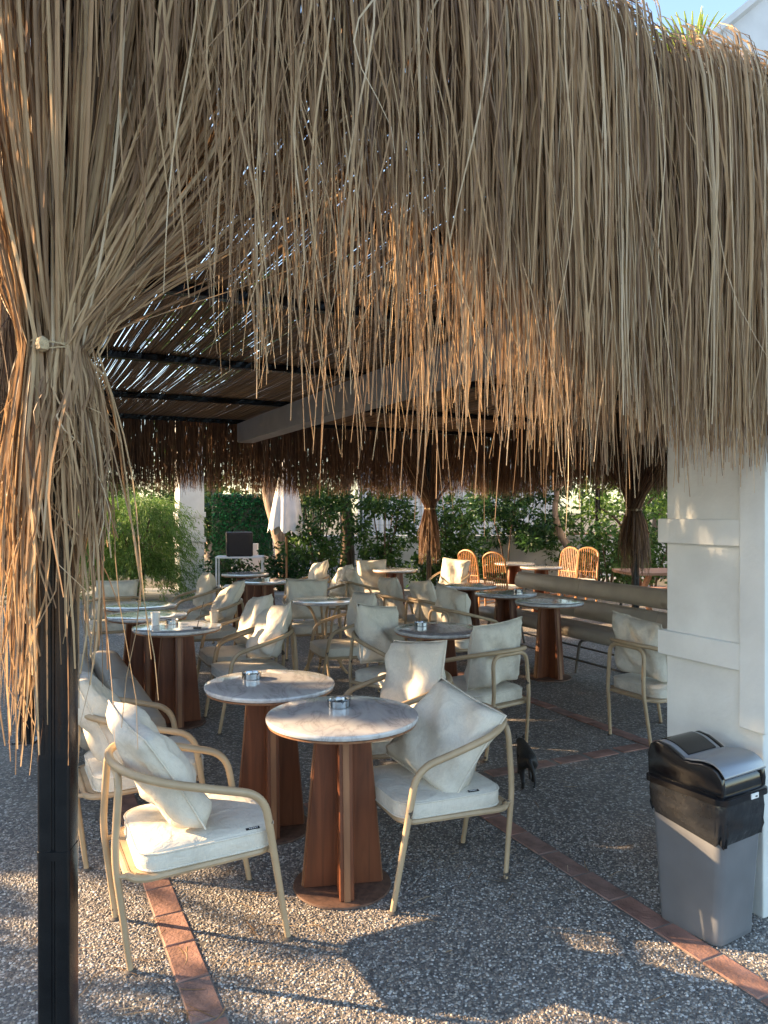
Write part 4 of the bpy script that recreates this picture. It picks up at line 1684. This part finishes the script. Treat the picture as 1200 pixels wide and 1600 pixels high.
cp = catmull([(x, 0, z) for (x, z) in prof[2:7]], 4)
sheet([(q.x, q.z - 0.002) for q in cp], 0.113, 0.008).build('lid_panel', M['silver_plastic'], bn, smooth=True, bevel=0.002)
sheet([(q.x, q.z + 0.002) for q in cp[2:-2]], 0.088, 0.004).build('panel_inlay', M['black_plastic'], bn, smooth=True)
cp = catmull([(x, 0, z) for (x, z) in [(0.0, 0.677), (0.03, 0.679), (0.075, 0.688), (0.118, 0.687), (0.150, 0.672), (0.171, 0.645)]], 5)
sheet([(q.x, q.z + 0.008) for q in cp], 0.130, 0.008).build('swing_flap', M['silver_plastic'], bn, smooth=True, bevel=0.003)
MB().box((0.1845, 0.035, 0.562), (0.004, 0.045, 0.020)).build('sticker', M['paper'], bn)
MB().box((0.1870, 0.042, 0.560), (0.002, 0.012, 0.005)).build('sticker_mark', M['tag'], bn)

# ------------------------------------------------------------------ black cat
def make_cat(x, y, deg, s, label):
    V = []
    E = []
    Rd = []
    def add(p_, r, par=None):
        V.append(p_)
        Rd.append(r)
        if par is not None:
            E.append((par, len(V) - 1))
        return len(V) - 1
    # local +x = forward
    pel = add((0, 0, 0.235), (0.058, 0.062))
    bel = add((0.10, 0, 0.225), (0.062, 0.062), pel)
    che = add((0.20, 0, 0.228), (0.056, 0.066), bel)
    sho = add((0.27, 0, 0.238), (0.05, 0.055), che)
    nek = add((0.325, 0.01, 0.245), (0.036, 0.038), sho)
    hed = add((0.385, 0.02, 0.250), (0.043, 0.041), nek)
    muz = add((0.425, 0.025, 0.238), (0.022, 0.02), hed)
    t1 = add((-0.06, 0, 0.235), (0.022, 0.022), pel)
    t2 = add((-0.10, -0.02, 0.19), (0.014, 0.014), t1)
    t3 = add((-0.12, -0.035, 0.13), (0.012, 0.012), t2)
    t4 = add((-0.15, -0.035, 0.085), (0.011, 0.011), t3)
    t5 = add((-0.19, -0.02, 0.075), (0.008, 0.008), t4)
    for sd, kx, hx, fx, lift in ((1, 0.05, -0.055, -0.035, 0.0), (-1, 0.09, 0.02, 0.06, 0.022)):
        h = add((0.0, sd * 0.042, 0.19), (0.040, 0.046), pel)
        k = add((kx, sd * 0.048, 0.135), (0.026, 0.028), h)
        c = add((hx, sd * 0.045, 0.075 + lift), (0.015, 0.016), k)
        f_ = add((fx - 0.005, sd * 0.044, 0.018 + lift), (0.013, 0.013), c)
        add((fx + 0.035, sd * 0.044, 0.012 + lift), (0.014, 0.011), f_)
    for sd, ex, wx, fx in ((1, 0.255, 0.30, 0.325), (-1, 0.225, 0.205, 0.185)):
        h = add((0.26, sd * 0.036, 0.195), (0.028, 0.03), sho)
        e = add((ex, sd * 0.04, 0.125), (0.019, 0.02), h)
        w = add((wx, sd * 0.038, 0.05), (0.013, 0.013), e)
        f_ = add((fx - 0.01, sd * 0.038, 0.015), (0.013, 0.012), w)
        add((fx + 0.02, sd * 0.038, 0.011), (0.013, 0.010), f_)
    me = bpy.data.meshes.new('cat_skel')
    me.from_pydata(V, E, [])
    tmp = bpy.data.objects.new('cat_tmp', me)
    COL.objects.link(tmp)
    sk = tmp.modifiers.new('skin', 'SKIN')
    for i, d in enumerate(me.skin_vertices[0].data):
        d.radius = Rd[i]
        d.use_root = (i == 0)
    ss = tmp.modifiers.new('sub', 'SUBSURF')
    ss.levels = 2
    ss.render_levels = 2
    dg = bpy.context.evaluated_depsgraph_get()
    dg.update()
    fin = bpy.data.meshes.new_from_object(tmp.evaluated_get(dg))
    bpy.data.objects.remove(tmp)
    for p_ in fin.polygons:
        p_.use_smooth = True
    o_ = link('cat', fin, M['cat_fur'])
    o_.location = (x, y, -0.002)
    o_.rotation_euler = (0, 0, R(deg))
    o_.scale = (s, s, s)
    tag(o_, label, 'cat')
    for sd in (-1, 1):
        mb = MB()
        bx_, by_ = 0.378, 0.02 + sd * 0.026
        mb.add([(bx_ + 0.012, by_ - 0.014 * sd, 0.282), (bx_ + 0.008, by_ + 0.014 * sd, 0.272), (bx_ - 0.012, by_, 0.278), (bx_ + 0.004, by_ + 0.010 * sd, 0.316)], [(0, 1, 3), (1, 2, 3), (2, 0, 3), (0, 2, 1)])
        mb.build('ear', M['cat_fur'], o_, bevel=0.002)
    return o_


make_cat(0.85, 4.45, 86, 0.76, 'slim black cat walking across the pebble paving')

# ------------------------------------------------------------------ speaker on its white stand
st = tag(empty('metal_stand', (-2.78, 14.6, 0), R(6)), 'white metal frame stand carrying the black speaker', 'stand')
MB().box((0, 0, 0.735), (0.90, 0.5, 0.03)).build('shelf', M['white_metal'], st, bevel=0.004)
MB().box((0.1, -0.05, 0.18), (0.80, 0.4, 0.02)).build('shelf', M['white_metal'], st, bevel=0.004)
for a in (-1, 1):
    for b in (-1, 1):
        MB().box((a * 0.43, b * 0.23, 0.36), (0.03, 0.03, 0.72)).build('leg', M['white_metal'], st)
sp_ = tag(empty('speaker', (-2.80, 14.6, 0.751), R(14)), 'black box loudspeaker on the white metal stand', 'speaker')
MB().box((0, 0, 0.235), (0.50, 0.40, 0.46)).build('cabinet', M['speaker_black'], sp_, bevel=0.02, seg=3)
MB().box((0, -0.203, 0.235), (0.42, 0.012, 0.38)).build('grille', M['speaker_black'], sp_, bevel=0.004)
MB().tube(fillet([(-0.09, 0, 0.462), (-0.09, 0, 0.492), (0.09, 0, 0.492), (0.09, 0, 0.462)], 0.02, 4), 0.009, 6).build('handle', M['speaker_black'], sp_, True)
for a in (-1, 1):
    for b in (-1, 1):
        MB().box((a * 0.2, b * 0.15, 0.003), (0.04, 0.04, 0.006)).build('rubber_foot', M['black_plastic'], sp_)

# ------------------------------------------------------------------ half-closed parasol
ps = tag(empty('parasol', (-1.86, 14.4, 0)), 'half-closed white parasol on a wooden pole', 'parasol')
MB().tube([(0, 0, 0.0), (0, 0, 2.75)], 0.022, 10).build('pole', M['parasol_pole'], ps, True)
MB().lathe([(0.26, 0.0), (0.26, 0.05), (0.22, 0.07), (0.04, 0.075), (0.035, 0.25)], 24).build('base', M['concrete'], ps, True)
rings = []
NS = 48
for k in range(12):
    t = k / 11
    r0 = 0.03 + 0.33 * t ** 0.8
    z0 = 2.72 - 1.42 * t
    rg = []
    for j in range(NS):
        a = 2 * math.pi * j / NS
        lob = 0.5 + 0.5 * math.cos(a * 8)
        rr_ = r0 * (1 - 0.20 * t * (1 - lob) + 0.03 * math.sin(a * 3 + 4 * t))
        zz = z0 - (0.10 * t ** 3 * lob) + (0.05 * t ** 4 * math.sin(a * 2))
        rg.append((rr_ * math.cos(a), rr_ * math.sin(a), zz))
    rings.append(rg)
MB().loft(rings, cap=False).build('canopy', M['canvas'], ps, True)
MB().lathe([(0.01, 2.80), (0.03, 2.77), (0.035, 2.72)], 12).build('finial', M['parasol_pole'], ps, True)


# ------------------------------------------------------------------ plants
def leaves(P, size, aspect=0.45, droop=0.0, dirs=None, spread=1.0):
    """P (n,3) positions -> folded leaf shapes (6 verts, 4 quads-> as quads)"""
    n = len(P)
    if dirs is None:
        d = rng.normal(0, 1, (n, 3))
    else:
        d = dirs + rng.normal(0, spread, (n, 3))
    d[:, 2] -= droop
    d /= np.linalg.norm(d, axis=1, keepdims=True) + 1e-9
    s = np.cross(d, rng.normal(0, 1, (n, 3)))
    s /= np.linalg.norm(s, axis=1, keepdims=True) + 1e-9
    nm = np.cross(d, s)
    L = size[:, None]
    wv = L * aspect * 0.5
    base = P
    mid = P + d * L * 0.45 - nm * L * 0.05
    tip = P + d * L - nm * L * 0.12
    l_ = mid + s * wv + nm * L * 0.05
    r_ = mid - s * wv + nm * L * 0.05
    V = np.stack([base, l_, tip, r_, mid], 1).reshape(-1, 3)
    b = (np.arange(n) * 5)[:, None]
    F = np.concatenate([np.concatenate([b + 0, b + 4, b + 2, b + 1], 1), np.concatenate([b + 0, b + 3, b + 2, b + 4], 1)])
    return V, F


def crown_points(n, clumps, rmin, rmax, c, rad, flat=0.8):
    """leaf positions in clumps scattered through an ellipsoid c, rad"""
    q = rng.normal(0, 1, (clumps, 3))
    q /= np.linalg.norm(q, axis=1, keepdims=True)
    q *= rng.uniform(0.35, 1.0, (clumps, 1)) ** 0.6
    cc = np.array(c) + q * np.array(rad)
    cr = rng.uniform(rmin, rmax, clumps)
    w = cr ** 2
    idx = rng.choice(clumps, n, p=w / w.sum())
    d = rng.normal(0, 1, (n, 3))
    d /= np.linalg.norm(d, axis=1, keepdims=True)
    d *= rng.uniform(0.3, 1.0, (n, 1)) ** 0.5
    d[:, 2] *= flat
    P = cc[idx] + d * cr[idx][:, None]
    return P, cc, d


def add_foliage(name, P, d, size, mat, parent, tone_mu=0.45, aspect=0.45, droop=0.3):
    n = len(P)
    sz = rng.uniform(0.6, 1.2, n) * size
    V, F = leaves(P, sz, aspect, droop, d, 0.8)
    tone = np.repeat(np.clip(rng.normal(tone_mu, 0.2, n), 0, 1), 5)
    return link(name, fast_mesh(name, V, F, tone), mat, parent)


def tree(name, label, cat, base, trunk_pts, trunk_r, limbs, crown, mat, group=None, bark='bark', nleaf=3000, size=0.12, clumps=40, cr=(0.2, 0.5), aspect=0.45, keepf=None, tone_mu=0.45):
    """trunk_pts relative to base; crown = list of (centre, radii) relative to base"""
    t = tag(empty(name, base), label, cat, group)
    tp_ = catmull(trunk_pts, 5)
    n = len(tp_)
    rs = [trunk_r * (1.15 - 0.75 * i / (n - 1)) * (1 + 0.06 * math.sin(i * 2.1)) for i in range(n)]
    tm = MB().tube(tp_, rs, 12)
    for (a, b, r0) in limbs:
        pa_ = catmull([a, ((a[0] + b[0]) / 2 + 0.05, (a[1] + b[1]) / 2, (a[2] + b[2]) / 2 + 0.08), b], 4)
        tm.tube(pa_, [r0 * (1 - 0.7 * i / (len(pa_) - 1)) for i in range(len(pa_))], 8)
    tm.build('trunk', M[bark], t, True)
    for (c, rad) in crown:
        P, cc, d = crown_points(nleaf, clumps, cr[0], cr[1], c, rad)
        if keepf is not None:
            Wd = P + np.array(base)
            k = keepf(Wd)
            P, d = P[k], d[k]
        add_foliage('crown', P, d, size, mat, t, tone_mu, aspect)
    return t


def gp(px, Y):
    return (px - 600) / 1180 * Y


# where sunlight is let through the trees on the left: ground footprint of each gap
SH = np.array([SUN_H.x, SUN_H.y])
TANE = math.tan(SUN_EL)


def sun_open(Wd):
    """False for leaves that would block one of the gaps in the tree row"""
    gx = Wd[:, 0] - SH[0] * Wd[:, 2] / TANE
    gy = Wd[:, 1] - SH[1] * Wd[:, 2] / TANE
    a = gx * (-SH[0]) + gy * (-SH[1])      # distance down-sun
    b = gx * SH[1] - gy * SH[0]            # across
    keep = np.ones(len(Wd), bool)
    for (bx_, wx, a0, a1) in GAPS:
        m_ = np.abs(b - bx_ - 0.04 * np.sin(a * 2.3 + bx_ * 7)) < wx * (0.7 + 0.5 * np.sin(a * 3.1 + bx_ * 11) ** 2)
        keep &= ~(m_ & (a > a0) & (a < a1))
    return keep


def ab(x, y, z=0.0):
    gx = x - SH[0] * z / TANE
    gy = y - SH[1] * z / TANE
    return (gx * (-SH[0]) + gy * (-SH[1]), gx * SH[1] - gy * SH[0])


GAPS = []


def gap(x, y, z, wx, la):
    a, b = ab(x, y, z)
    GAPS.append((b, wx, a - la, a + la))


# streaks on the floor in front, the table edge, pillows, bin, far chairs, the bundle
gap(-0.20, 2.97, 0, 0.22, 1.6)
gap(-0.35, 2.66, 0, 0.13, 1.3)
gap(-0.30, 2.40, 0, 0.12, 1.0)
gap(-0.20, 3.14, 0.75, 0.17, 1.0)
gap(-0.86, 2.95, 0.72, 0.2, 0.7)
gap(-0.60, 4.06, 0.75, 0.2, 0.7)
gap(0.02, 4.12, 0.70, 0.19, 0.5)
gap(1.20, 2.75, 0.25, 0.22, 1.0)
gap(-0.15, 11.3, 0.7, 0.5, 2.5)
gap(0.98, 11.35, 0.7, 0.5, 1.5)
gap(1.83, 11.6, 0.75, 0.35, 0.9)
gap(-1.05, 5.82, 0.7, 0.26, 0.7)
gap(-1.3, 6.45, 0.72, 0.22, 0.6)
gap(-0.2, 2.2, 2.3, 0.6, 3.5)
gap(-0.95, 2.0, 2.1, 0.55, 4.6)
gap(-1.9, 11.0, 2.3, 0.6, 3.5)
gap(-4.2, 15.5, 1.4, 1.1, 4.5)
gap(-4.5, 13.9, 1.3, 1.1, 4.5)
gap(0.6, 4.75, 0.0, 0.10, 0.7)

# tree row on the left that shades the terrace
row = [(-8.6, 2.6), (-9.0, 5.47), (-8.4, 7.0), (-9.2, 9.8), (-8.8, 12.4), (-9.2, 0.2)]
shade_lab = ['in the shade row left of the terrace, second from the near end', 'in the shade row, third from the near end', 'in the shade row, third from the far end', 'in the shade row, second from the far end',
             'in the shade row, farthest one', 'in the shade row, nearest the camera']
for i, (x, y) in enumerate(row):
    tree('shade_tree', 'dense evergreen tree ' + shade_lab[i], 'tree', (x, y, 0), [(0, 0, 0), (0.1, 0.05, 1.2), (0.0, 0.1, 2.6), (0.1, 0, 4.6)], 0.16,
         [((0.05, 0.05, 1.5), (0.9, 0.5, 2.9), 0.06), ((0.05, 0.08, 2.0), (-0.8, -0.6, 3.4), 0.06), ((0, 0.1, 2.4), (0.3, -0.9, 3.9), 0.05)],
         [((0, 0, 3.7), (1.35, 1.8, 3.7))], M['leaf_dark'], 'evergreen shade trees left of the terrace', nleaf=12500, size=0.22, clumps=150, cr=(0.35, 0.7), aspect=0.6, keepf=sun_open)


# feathery drooping shrub
def feathery(x, y, h, rad, label, nb=420, seedtone=0.55):
    t = tag(empty('feathery_shrub', (x, y, 0)), label, 'shrub')
    st_ = MB()
    for k in range(7):
        a = k * 0.9
        st_.tube(catmull([(0.05 * math.cos(a), 0.05 * math.sin(a), 0), (0.2 * math.cos(a), 0.2 * math.sin(a), h * 0.4), (0.5 * rad * math.cos(a), 0.5 * rad * math.sin(a), h * 0.8)], 4), 0.018, 6)
    st_.build('stem', M['bark'], t, True)
    a = rng.uniform(0, 6.28, nb)
    h0 = h * rng.uniform(0.25, 1.0, nb)
    r0 = rad * 0.35 * rng.uniform(0.1, 1, nb)
    Lr = rad * rng.uniform(0.45, 0.8, nb)
    N = 26
    s = np.linspace(0, 1, N)[None]
    X = np.cos(a)[:, None] * (r0[:, None] + Lr[:, None] * s)
    Y = np.sin(a)[:, None] * (r0[:, None] + Lr[:, None] * s)
    Z = h0[:, None] + 0.22 * s - (0.5 + 0.35 * rng.random(nb))[:, None] * s ** 2 * 1.0
    B = np.stack([X, Y, np.maximum(Z, 0.05)], -1)
    dirs = np.gradient(B, axis=1)
    dirs /= np.linalg.norm(dirs, axis=2, keepdims=True) + 1e-9
    reps = 3
    P = np.repeat(B.reshape(-1, 3), reps, 0) + rng.normal(0, 0.022, (nb * N * reps, 3))
    D = np.repeat(dirs.reshape(-1, 3), reps, 0)
    add = leaves(P, rng.uniform(0.05, 0.11, len(P)), 0.16, 0.35, D, 0.55)
    tone = np.repeat(np.clip(np.repeat(rng.normal(seedtone, 0.16, nb), N * reps) + rng.normal(0, 0.1, nb * N * reps), 0, 1), 5)
    link('foliage', fast_mesh('foliage', add[0], add[1], tone), M['leaf_light'], t)


feathery(-4.55, 13.9, 1.85, 1.2, 'bright feathery drooping shrub in front of the far white column')
feathery(-5.6, 15.0, 2.3, 1.2, 'taller feathery shrub behind the bright one, further left', 380, 0.4)
feathery(-7.2, 14.0, 1.9, 1.2, 'feathery shrub at the left edge of the garden', 300, 0.4)


# broad-leaved shrubs along the back
def shrub(x, y, h, rx, label, mat='leaf_mid', n=1500, size=0.13, tone_mu=0.45, stems=4):
    t = tag(empty('broadleaf_shrub', (x, y, 0)), label, 'shrub')
    sm = MB()
    for k in range(stems):
        a = k * 2.4 + x
        sm.tube(catmull([(0.04 * math.cos(a), 0.04 * math.sin(a), 0), (0.12 * math.cos(a), 0.12 * math.sin(a), h * 0.35), (rx * 0.5 * math.cos(a), rx * 0.4 * math.sin(a), h * 0.8)], 4), [0.022 - 0.0013 * q for q in range(9)], 6)
    sm.build('stem', M['bark'], t, True)
    P, cc, d = crown_points(n, 34, 0.14, 0.34, (0, 0, h * 0.58), (rx, rx * 0.8, h * 0.46))
    P[:, 2] = np.maximum(P[:, 2], 0.08)
    add_foliage('foliage', P, d, size, M[mat], t, tone_mu, 0.42, 0.35)
    return t


SHRUBS = [
    (gp(497, 14.6), 14.6, 2.15, 0.55, 'glossy shrub right of the white parasol', 'leaf_mid'),
    (gp(600, 14.9), 14.9, 2.15, 0.62, 'glossy shrub in the middle before the wire fence', 'leaf_mid'),
    (gp(706, 15.0), 15.0, 2.0, 0.42, 'slim glossy shrub behind the thatch-wrapped back post', 'leaf_mid'),
    (gp(792, 15.6), 15.6, 2.4, 0.95, 'big dark shrub behind the rattan chairs', 'leaf_dark'),
    (gp(865, 16.5), 16.5, 1.5, 0.7, 'low bright shrub below the crooked trunk', 'leaf_mid'),
    (gp(950, 14.2), 14.2, 1.25, 0.75, 'low green shrub left of the picnic table', 'leaf_mid'),
    (gp(1020, 15.0), 15.0, 1.2, 0.8, 'low green shrub behind the picnic table', 'leaf_mid'),
    (gp(440, 15.2), 15.2, 0.8, 0.55, 'small low shrub at the foot of the leaning trunk', 'leaf_dark'),
    (gp(365, 15.4), 15.4, 0.75, 0.55, 'small dark shrub below the speaker stand', 'leaf_dark'),
    (gp(672, 15.3), 15.3, 0.7, 0.4, 'small low shrub at the foot of the white garden wall', 'leaf_mid'),
    (gp(280, 17.5), 17.5, 2.2, 0.9, 'dark shrub behind the far white column', 'leaf_dark'),
]
for (x, y, h, rx, la, mt) in SHRUBS:
    shrub(x, y, h, rx, la, mt, n=int(2400 * max(0.4, rx * h)), size=0.125)

# trees of the garden behind
tree('leaning_tree', 'leaning thick trunk left of the parasol, its crown above the roof', 'tree', (gp(455, 15.8), 15.8, 0), [(0, 0, 0), (-0.15, 0, 0.9), (-0.42, 0, 1.9), (-0.62, 0.1, 3.2), (-0.5, 0.3, 5.0)], 0.21,
     [((-0.6, 0.1, 3.2), (-1.6, 0.4, 4.8), 0.09), ((-0.55, 0.2, 3.8), (0.6, 0.5, 5.2), 0.08)], [((-0.5, 0.3, 5.4), (2.2, 1.8, 1.3))], M['leaf_mid'], nleaf=4500, size=0.2, clumps=60, cr=(0.3, 0.6), keepf=sun_open, bark='bark_pale')
tree('straight_tree', 'dark upright trunk between the two glossy shrubs', 'tree', (gp(541, 15.4), 15.4, 0), [(0, 0, 0), (0.02, 0, 1.0), (-0.02, 0, 2.4), (0.05, 0.1, 4.6)], 0.155,
     [((0, 0, 3.0), (0.9, 0.4, 4.6), 0.07), ((0, 0, 3.4), (-0.8, -0.3, 4.9), 0.07)], [((0.0, 0.2, 5.4), (1.8, 1.6, 1.3))], M['leaf_dark'], nleaf=4000, size=0.2, clumps=60, cr=(0.3, 0.6), keepf=sun_open)
tree('crooked_tree', 'slim crooked trunk behind the two right rattan chairs', 'tree', (gp(893, 15.2), 15.2, 0), [(0, 0, 0), (-0.02, 0, 0.75), (-0.22, 0, 1.15), (-0.33, 0, 1.6), (-0.30, 0, 2.2), (-0.45, 0.1, 3.4)], 0.085,
     [((-0.30, 0, 2.0), (0.35, 0.1, 2.9), 0.04)], [((-0.3, 0.1, 3.4), (1.5, 1.2, 0.9))], M['leaf_mid'], nleaf=3000, size=0.16, clumps=40, cr=(0.25, 0.5), bark='bark_pale')
tree('young_tree', 'light green young tree behind the right thatch-wrapped post', 'tree', (gp(985, 16.0), 16.0, 0), [(0, 0, 0), (-0.1, 0, 0.9), (0.0, 0, 1.7), (0.1, 0, 2.8)], 0.08,
     [((-0.05, 0, 1.1), (-0.75, 0.1, 1.75), 0.035), ((0, 0, 1.4), (0.7, -0.1, 2.1), 0.035)], [((-0.15, 0, 2.05), (1.25, 0.9, 0.85))], M['leaf_light'], nleaf=2600, size=0.13, clumps=45, cr=(0.2, 0.4), tone_mu=0.4)
far = [(-9.5, 24, 4.6), (-6.0, 26, 5.4), (-2.6, 27, 5.0), (1.6, 29, 5.6), (5.2, 27, 5.2), (8.6, 24, 5.0), (12.0, 22, 4.8), (-13.0, 22, 5.0), (15.5, 20, 5.0)]
far_lab = ['second from the left', 'third from the left', 'behind the leaning trunk', 'at the middle of the row', 'behind the big dark shrub', 'behind the right thatch-wrapped post', 'behind the picnic table', 'leftmost', 'rightmost']
for i, (x, y, h) in enumerate(far):
    tree('garden_tree', 'tall tree in the far garden row, ' + far_lab[i], 'tree', (x, y, 0), [(0, 0, 0), (0.1, 0, 1.5), (0, 0.1, 3.2), (0.1, 0, h)], 0.17,
         [((0, 0, 2), (0.9, 0.3, 3.4), 0.07), ((0, 0, 2.4), (-0.9, -0.3, 3.6), 0.07)],
         [((0, 0, h * 0.62), (2.1, 1.6, h * 0.42))], M['leaf_mid' if i % 2 else 'leaf_dark'], 'tall trees of the far garden row', nleaf=3200, size=0.26, clumps=60, cr=(0.35, 0.75), bark='bark_pale')


# artificial-leaf fence panel
fp = tag(empty('leaf_fence', (gp(384, 17.0), 17.0, 0), R(4)), 'green artificial-leaf fence panel behind the speaker', 'fence')
MB().box((0, 0.03, 1.0), (1.5, 0.02, 2.0)).build('backing', M['wire'], fp)
for s in (-1, 0, 1):
    MB().box((s * 0.74, 0.07, 1.0), (0.05, 0.05, 2.04)).build('post', M['wire'], fp)
n = 5200
P = np.stack([rng.uniform(-0.75, 0.75, n), rng.uniform(-0.04, 0.015, n), rng.uniform(0.05, 2.02, n)], 1)
D = np.tile(np.array([[0, -0.9, -0.35]]), (n, 1))
lv = leaves(P, rng.uniform(0.05, 0.085, n), 0.65, 0.2, D, 0.45)
tag(link('leaf_covering', fast_mesh('leaf_covering', lv[0], lv[1], np.repeat(rng.random(n), 5)), M['leaf_plastic'], fp), kind='stuff')

# low white wall with a wire fence on it
gw = tag(empty('garden_wall', (0, 16.4, 0)), 'low white rendered garden wall below the wire fence', 'wall')
MB().box((1.1, 0, 0.5), (7.0, 0.2, 1.06)).build('wall_body', M['white_wall'], gw, bevel=0.01)
MB().box((1.1, 0, 1.06), (7.04, 0.26, 0.06)).build('coping', M['white_wall'], gw, bevel=0.008)
wf = tag(empty('wire_fence', (0, 16.4, 1.09)), 'dark wire mesh fence on top of the low white wall', 'fence')
for k in range(5):
    MB().box((-2.1 + 1.6 * k, 0, 0.62), (0.05, 0.05, 1.24)).build('post', M['wire'], wf)
for k in range(4):
    mb = MB()
    x0 = -2.1 + 1.6 * k + 0.03
    for j in range(31):
        xx = x0 + 1.54 * j / 30
        mb.tube([(xx, 0, 0.03), (xx, 0, 1.2)], 0.003, 4)
    for j in range(7):
        zz = 0.03 + 1.17 * j / 6
        mb.tube([(x0, 0.004, zz), (x0 + 1.54, 0.004, zz)], 0.004, 4)
    mb.build('mesh_panel', M['wire'], wf)

# pale house with upright louvers beyond the fence
hs = tag(empty('garden_house', (2.2, 23.0, 0)), 'pale building with upright louvers beyond the wire fence', 'building')
MB().box((0, 1.5, 1.7), (6.0, 3.0, 3.4)).build('wall', M['louver'], hs)
for k in range(38):
    MB().box((-2.9 + 0.157 * k, -0.035, 1.75), (0.07, 0.06, 2.9)).build('slat', M['louver'], hs)
rf = MB().box((0, 1.5, 3.46), (6.5, 3.5, 0.12)).build('roof', M['concrete'], hs)

# small steps / pale block below the leaning trunk and far right wall
MBw = MB().prism([(-0.9, 0, 0.0), (0.9, 0, 0.0), (0.9, 0, 0.35), (0.2, 0, 0.35), (0.2, 0, 0.65), (-0.35, 0, 0.65), (-0.35, 0, 0.92), (-0.9, 0, 0.92)], (0, 0.18, 0))
so = MBw.build('stepped_wall', M['white_wall'], None, bevel=0.008)
so.location = (gp(425, 16.0), 16.2, 0)
tag(so, 'low stepped white wall behind the leaning trunk', 'wall')
rw = tag(empty('garden_wall', (6.6, 19.0, 0)), 'low white wall at far right beyond the shrubs', 'wall')
MB().box((0, 0, 0.5), (5.0, 0.2, 1.0)).build('wall_body', M['white_wall'], rw, bevel=0.01)
MB().box((0, 0, 1.03), (5.06, 0.28, 0.06)).build('coping', M['brick'], rw, bevel=0.006)
lp = tag(empty('lamp_post', (gp(934, 15.6), 15.6, 0)), 'thin black post among the shrubs right of the rattan chairs', 'post')
MB().tube([(0, 0, 0), (0, 0, 3.4)], 0.055, 12).build('shaft', M['black_steel'], lp, True)
MB().lathe([(0.10, 0.0), (0.10, 0.05), (0.07, 0.08), (0.058, 0.10)], 16).build('foot', M['black_steel'], lp, True)

# gabled white house rising above the thatch at the top right
gh = tag(empty('gabled_house', (0, 0, 0)), 'white gabled house wall rising behind the thatch at top right', 'house')
A, B = Vector(W(7.9, 5.6, 0)), Vector(W(13.5, 5.6, 0))
px0 = gp(1108, 10.0)
gx0, gy0 = px0, 10.0
wall_poly = [(gx0, gy0, 0), (gx0 + 7.0, gy0 + 1.2, 0), (gx0 + 7.0, gy0 + 1.2, 8.0), (gx0 + 3.5, gy0 + 0.6, 10.9), (gx0, gy0, 7.82)]
MB().prism(wall_poly, (2.2, 4.0, 0)).build('wall', M['white_wall'], gh)
MB().prism([(gx0 - 0.22, gy0 - 0.12, 7.64), (gx0 + 3.5, gy0 + 0.5, 10.92), (gx0 + 3.5, gy0 + 0.5, 11.02), (gx0 - 0.22, gy0 - 0.12, 7.74)], (2.2, 4.3, 0)).build('roof_slope', M['white_wall'], gh)
MB().prism([(gx0 + 3.5, gy0 + 0.5, 10.92), (gx0 + 7.2, gy0 + 1.1, 7.85), (gx0 + 7.2, gy0 + 1.1, 7.95), (gx0 + 3.5, gy0 + 0.5, 11.02)], (2.2, 4.3, 0)).build('roof_slope', M['white_wall'], gh)

# palm whose tips show left of the gable
def palm(x, y, h, label):
    t = tag(empty('palm_tree', (x, y, 0)), label, 'tree')
    pts = catmull([(0, 0, 0), (0.15, 0, h * 0.35), (0.05, 0, h * 0.7), (0, 0, h)], 8)
    MB().tube(pts, [0.2 - 0.06 * i / (len(pts) - 1) + 0.012 * (i % 2) for i in range(len(pts))], 12).build('trunk', M['bark_pale'], t, True)
    for k in range(170):
        a = k * 2.399
        el = 0.1 + 1.4 * ((k * 0.618) % 1.0)
        L = 1.0 + 0.35 * math.sin(k * 1.3)
        q = np.linspace(0, 1, 7)
        r = 0.08 + L * q * math.cos(el)
        z = h - 0.1 + L * q * math.sin(el) - 0.22 * q ** 2.5 * L * math.cos(el)
        path = np.stack([r * math.cos(a), r * math.sin(a), z], 1)[None]
        sd = np.array([[-math.sin(a), math.cos(a), 0.0]])
        me = strand_mesh('leaf_blade', path, np.array([0.05]), sd, np.array([random.uniform(0.3, 0.95)]), 0.2)
        link('leaf_blade', me, M['palm_leaf'], t)


palm(gp(1080, 15.0), 15.0, 10.5, 'yucca-like palm with yellow-green blade leaves above the thatch at top right')

# bits of fallen straw on the paving
n = 170
x0 = np.concatenate([rng.normal(-0.75, 0.35, 70), rng.uniform(-1.6, 1.9, 100)])
y0 = np.concatenate([rng.normal(2.6, 0.35, 70), rng.uniform(2.3, 5.5, 100)])
an = rng.uniform(0, 6.28, n)
Ls = rng.uniform(0.03, 0.14, n)
q = np.linspace(-0.5, 0.5, 5)[None]
cv = rng.normal(0, 0.25, n)[:, None]
PX = x0[:, None] + np.cos(an)[:, None] * q * Ls[:, None] - np.sin(an)[:, None] * cv * q ** 2 * Ls[:, None]
PY = y0[:, None] + np.sin(an)[:, None] * q * Ls[:, None] + np.cos(an)[:, None] * cv * q ** 2 * Ls[:, None]
PZ = 0.0062 + 0.003 * rng.random(n)[:, None] + 0 * q
me = strand_mesh('straw_litter', np.stack([PX, PY, PZ], -1), rng.uniform(0.002, 0.005, n), np.stack([-np.sin(an), np.cos(an), np.zeros(n)], 1), rng.uniform(0.3, 0.95, n), 0.2)
tag(link('straw_litter', me, M['thatch']), 'scattered bits of fallen straw on the pebble paving', 'straw', kind='stuff')

bpy.context.view_layer.update()
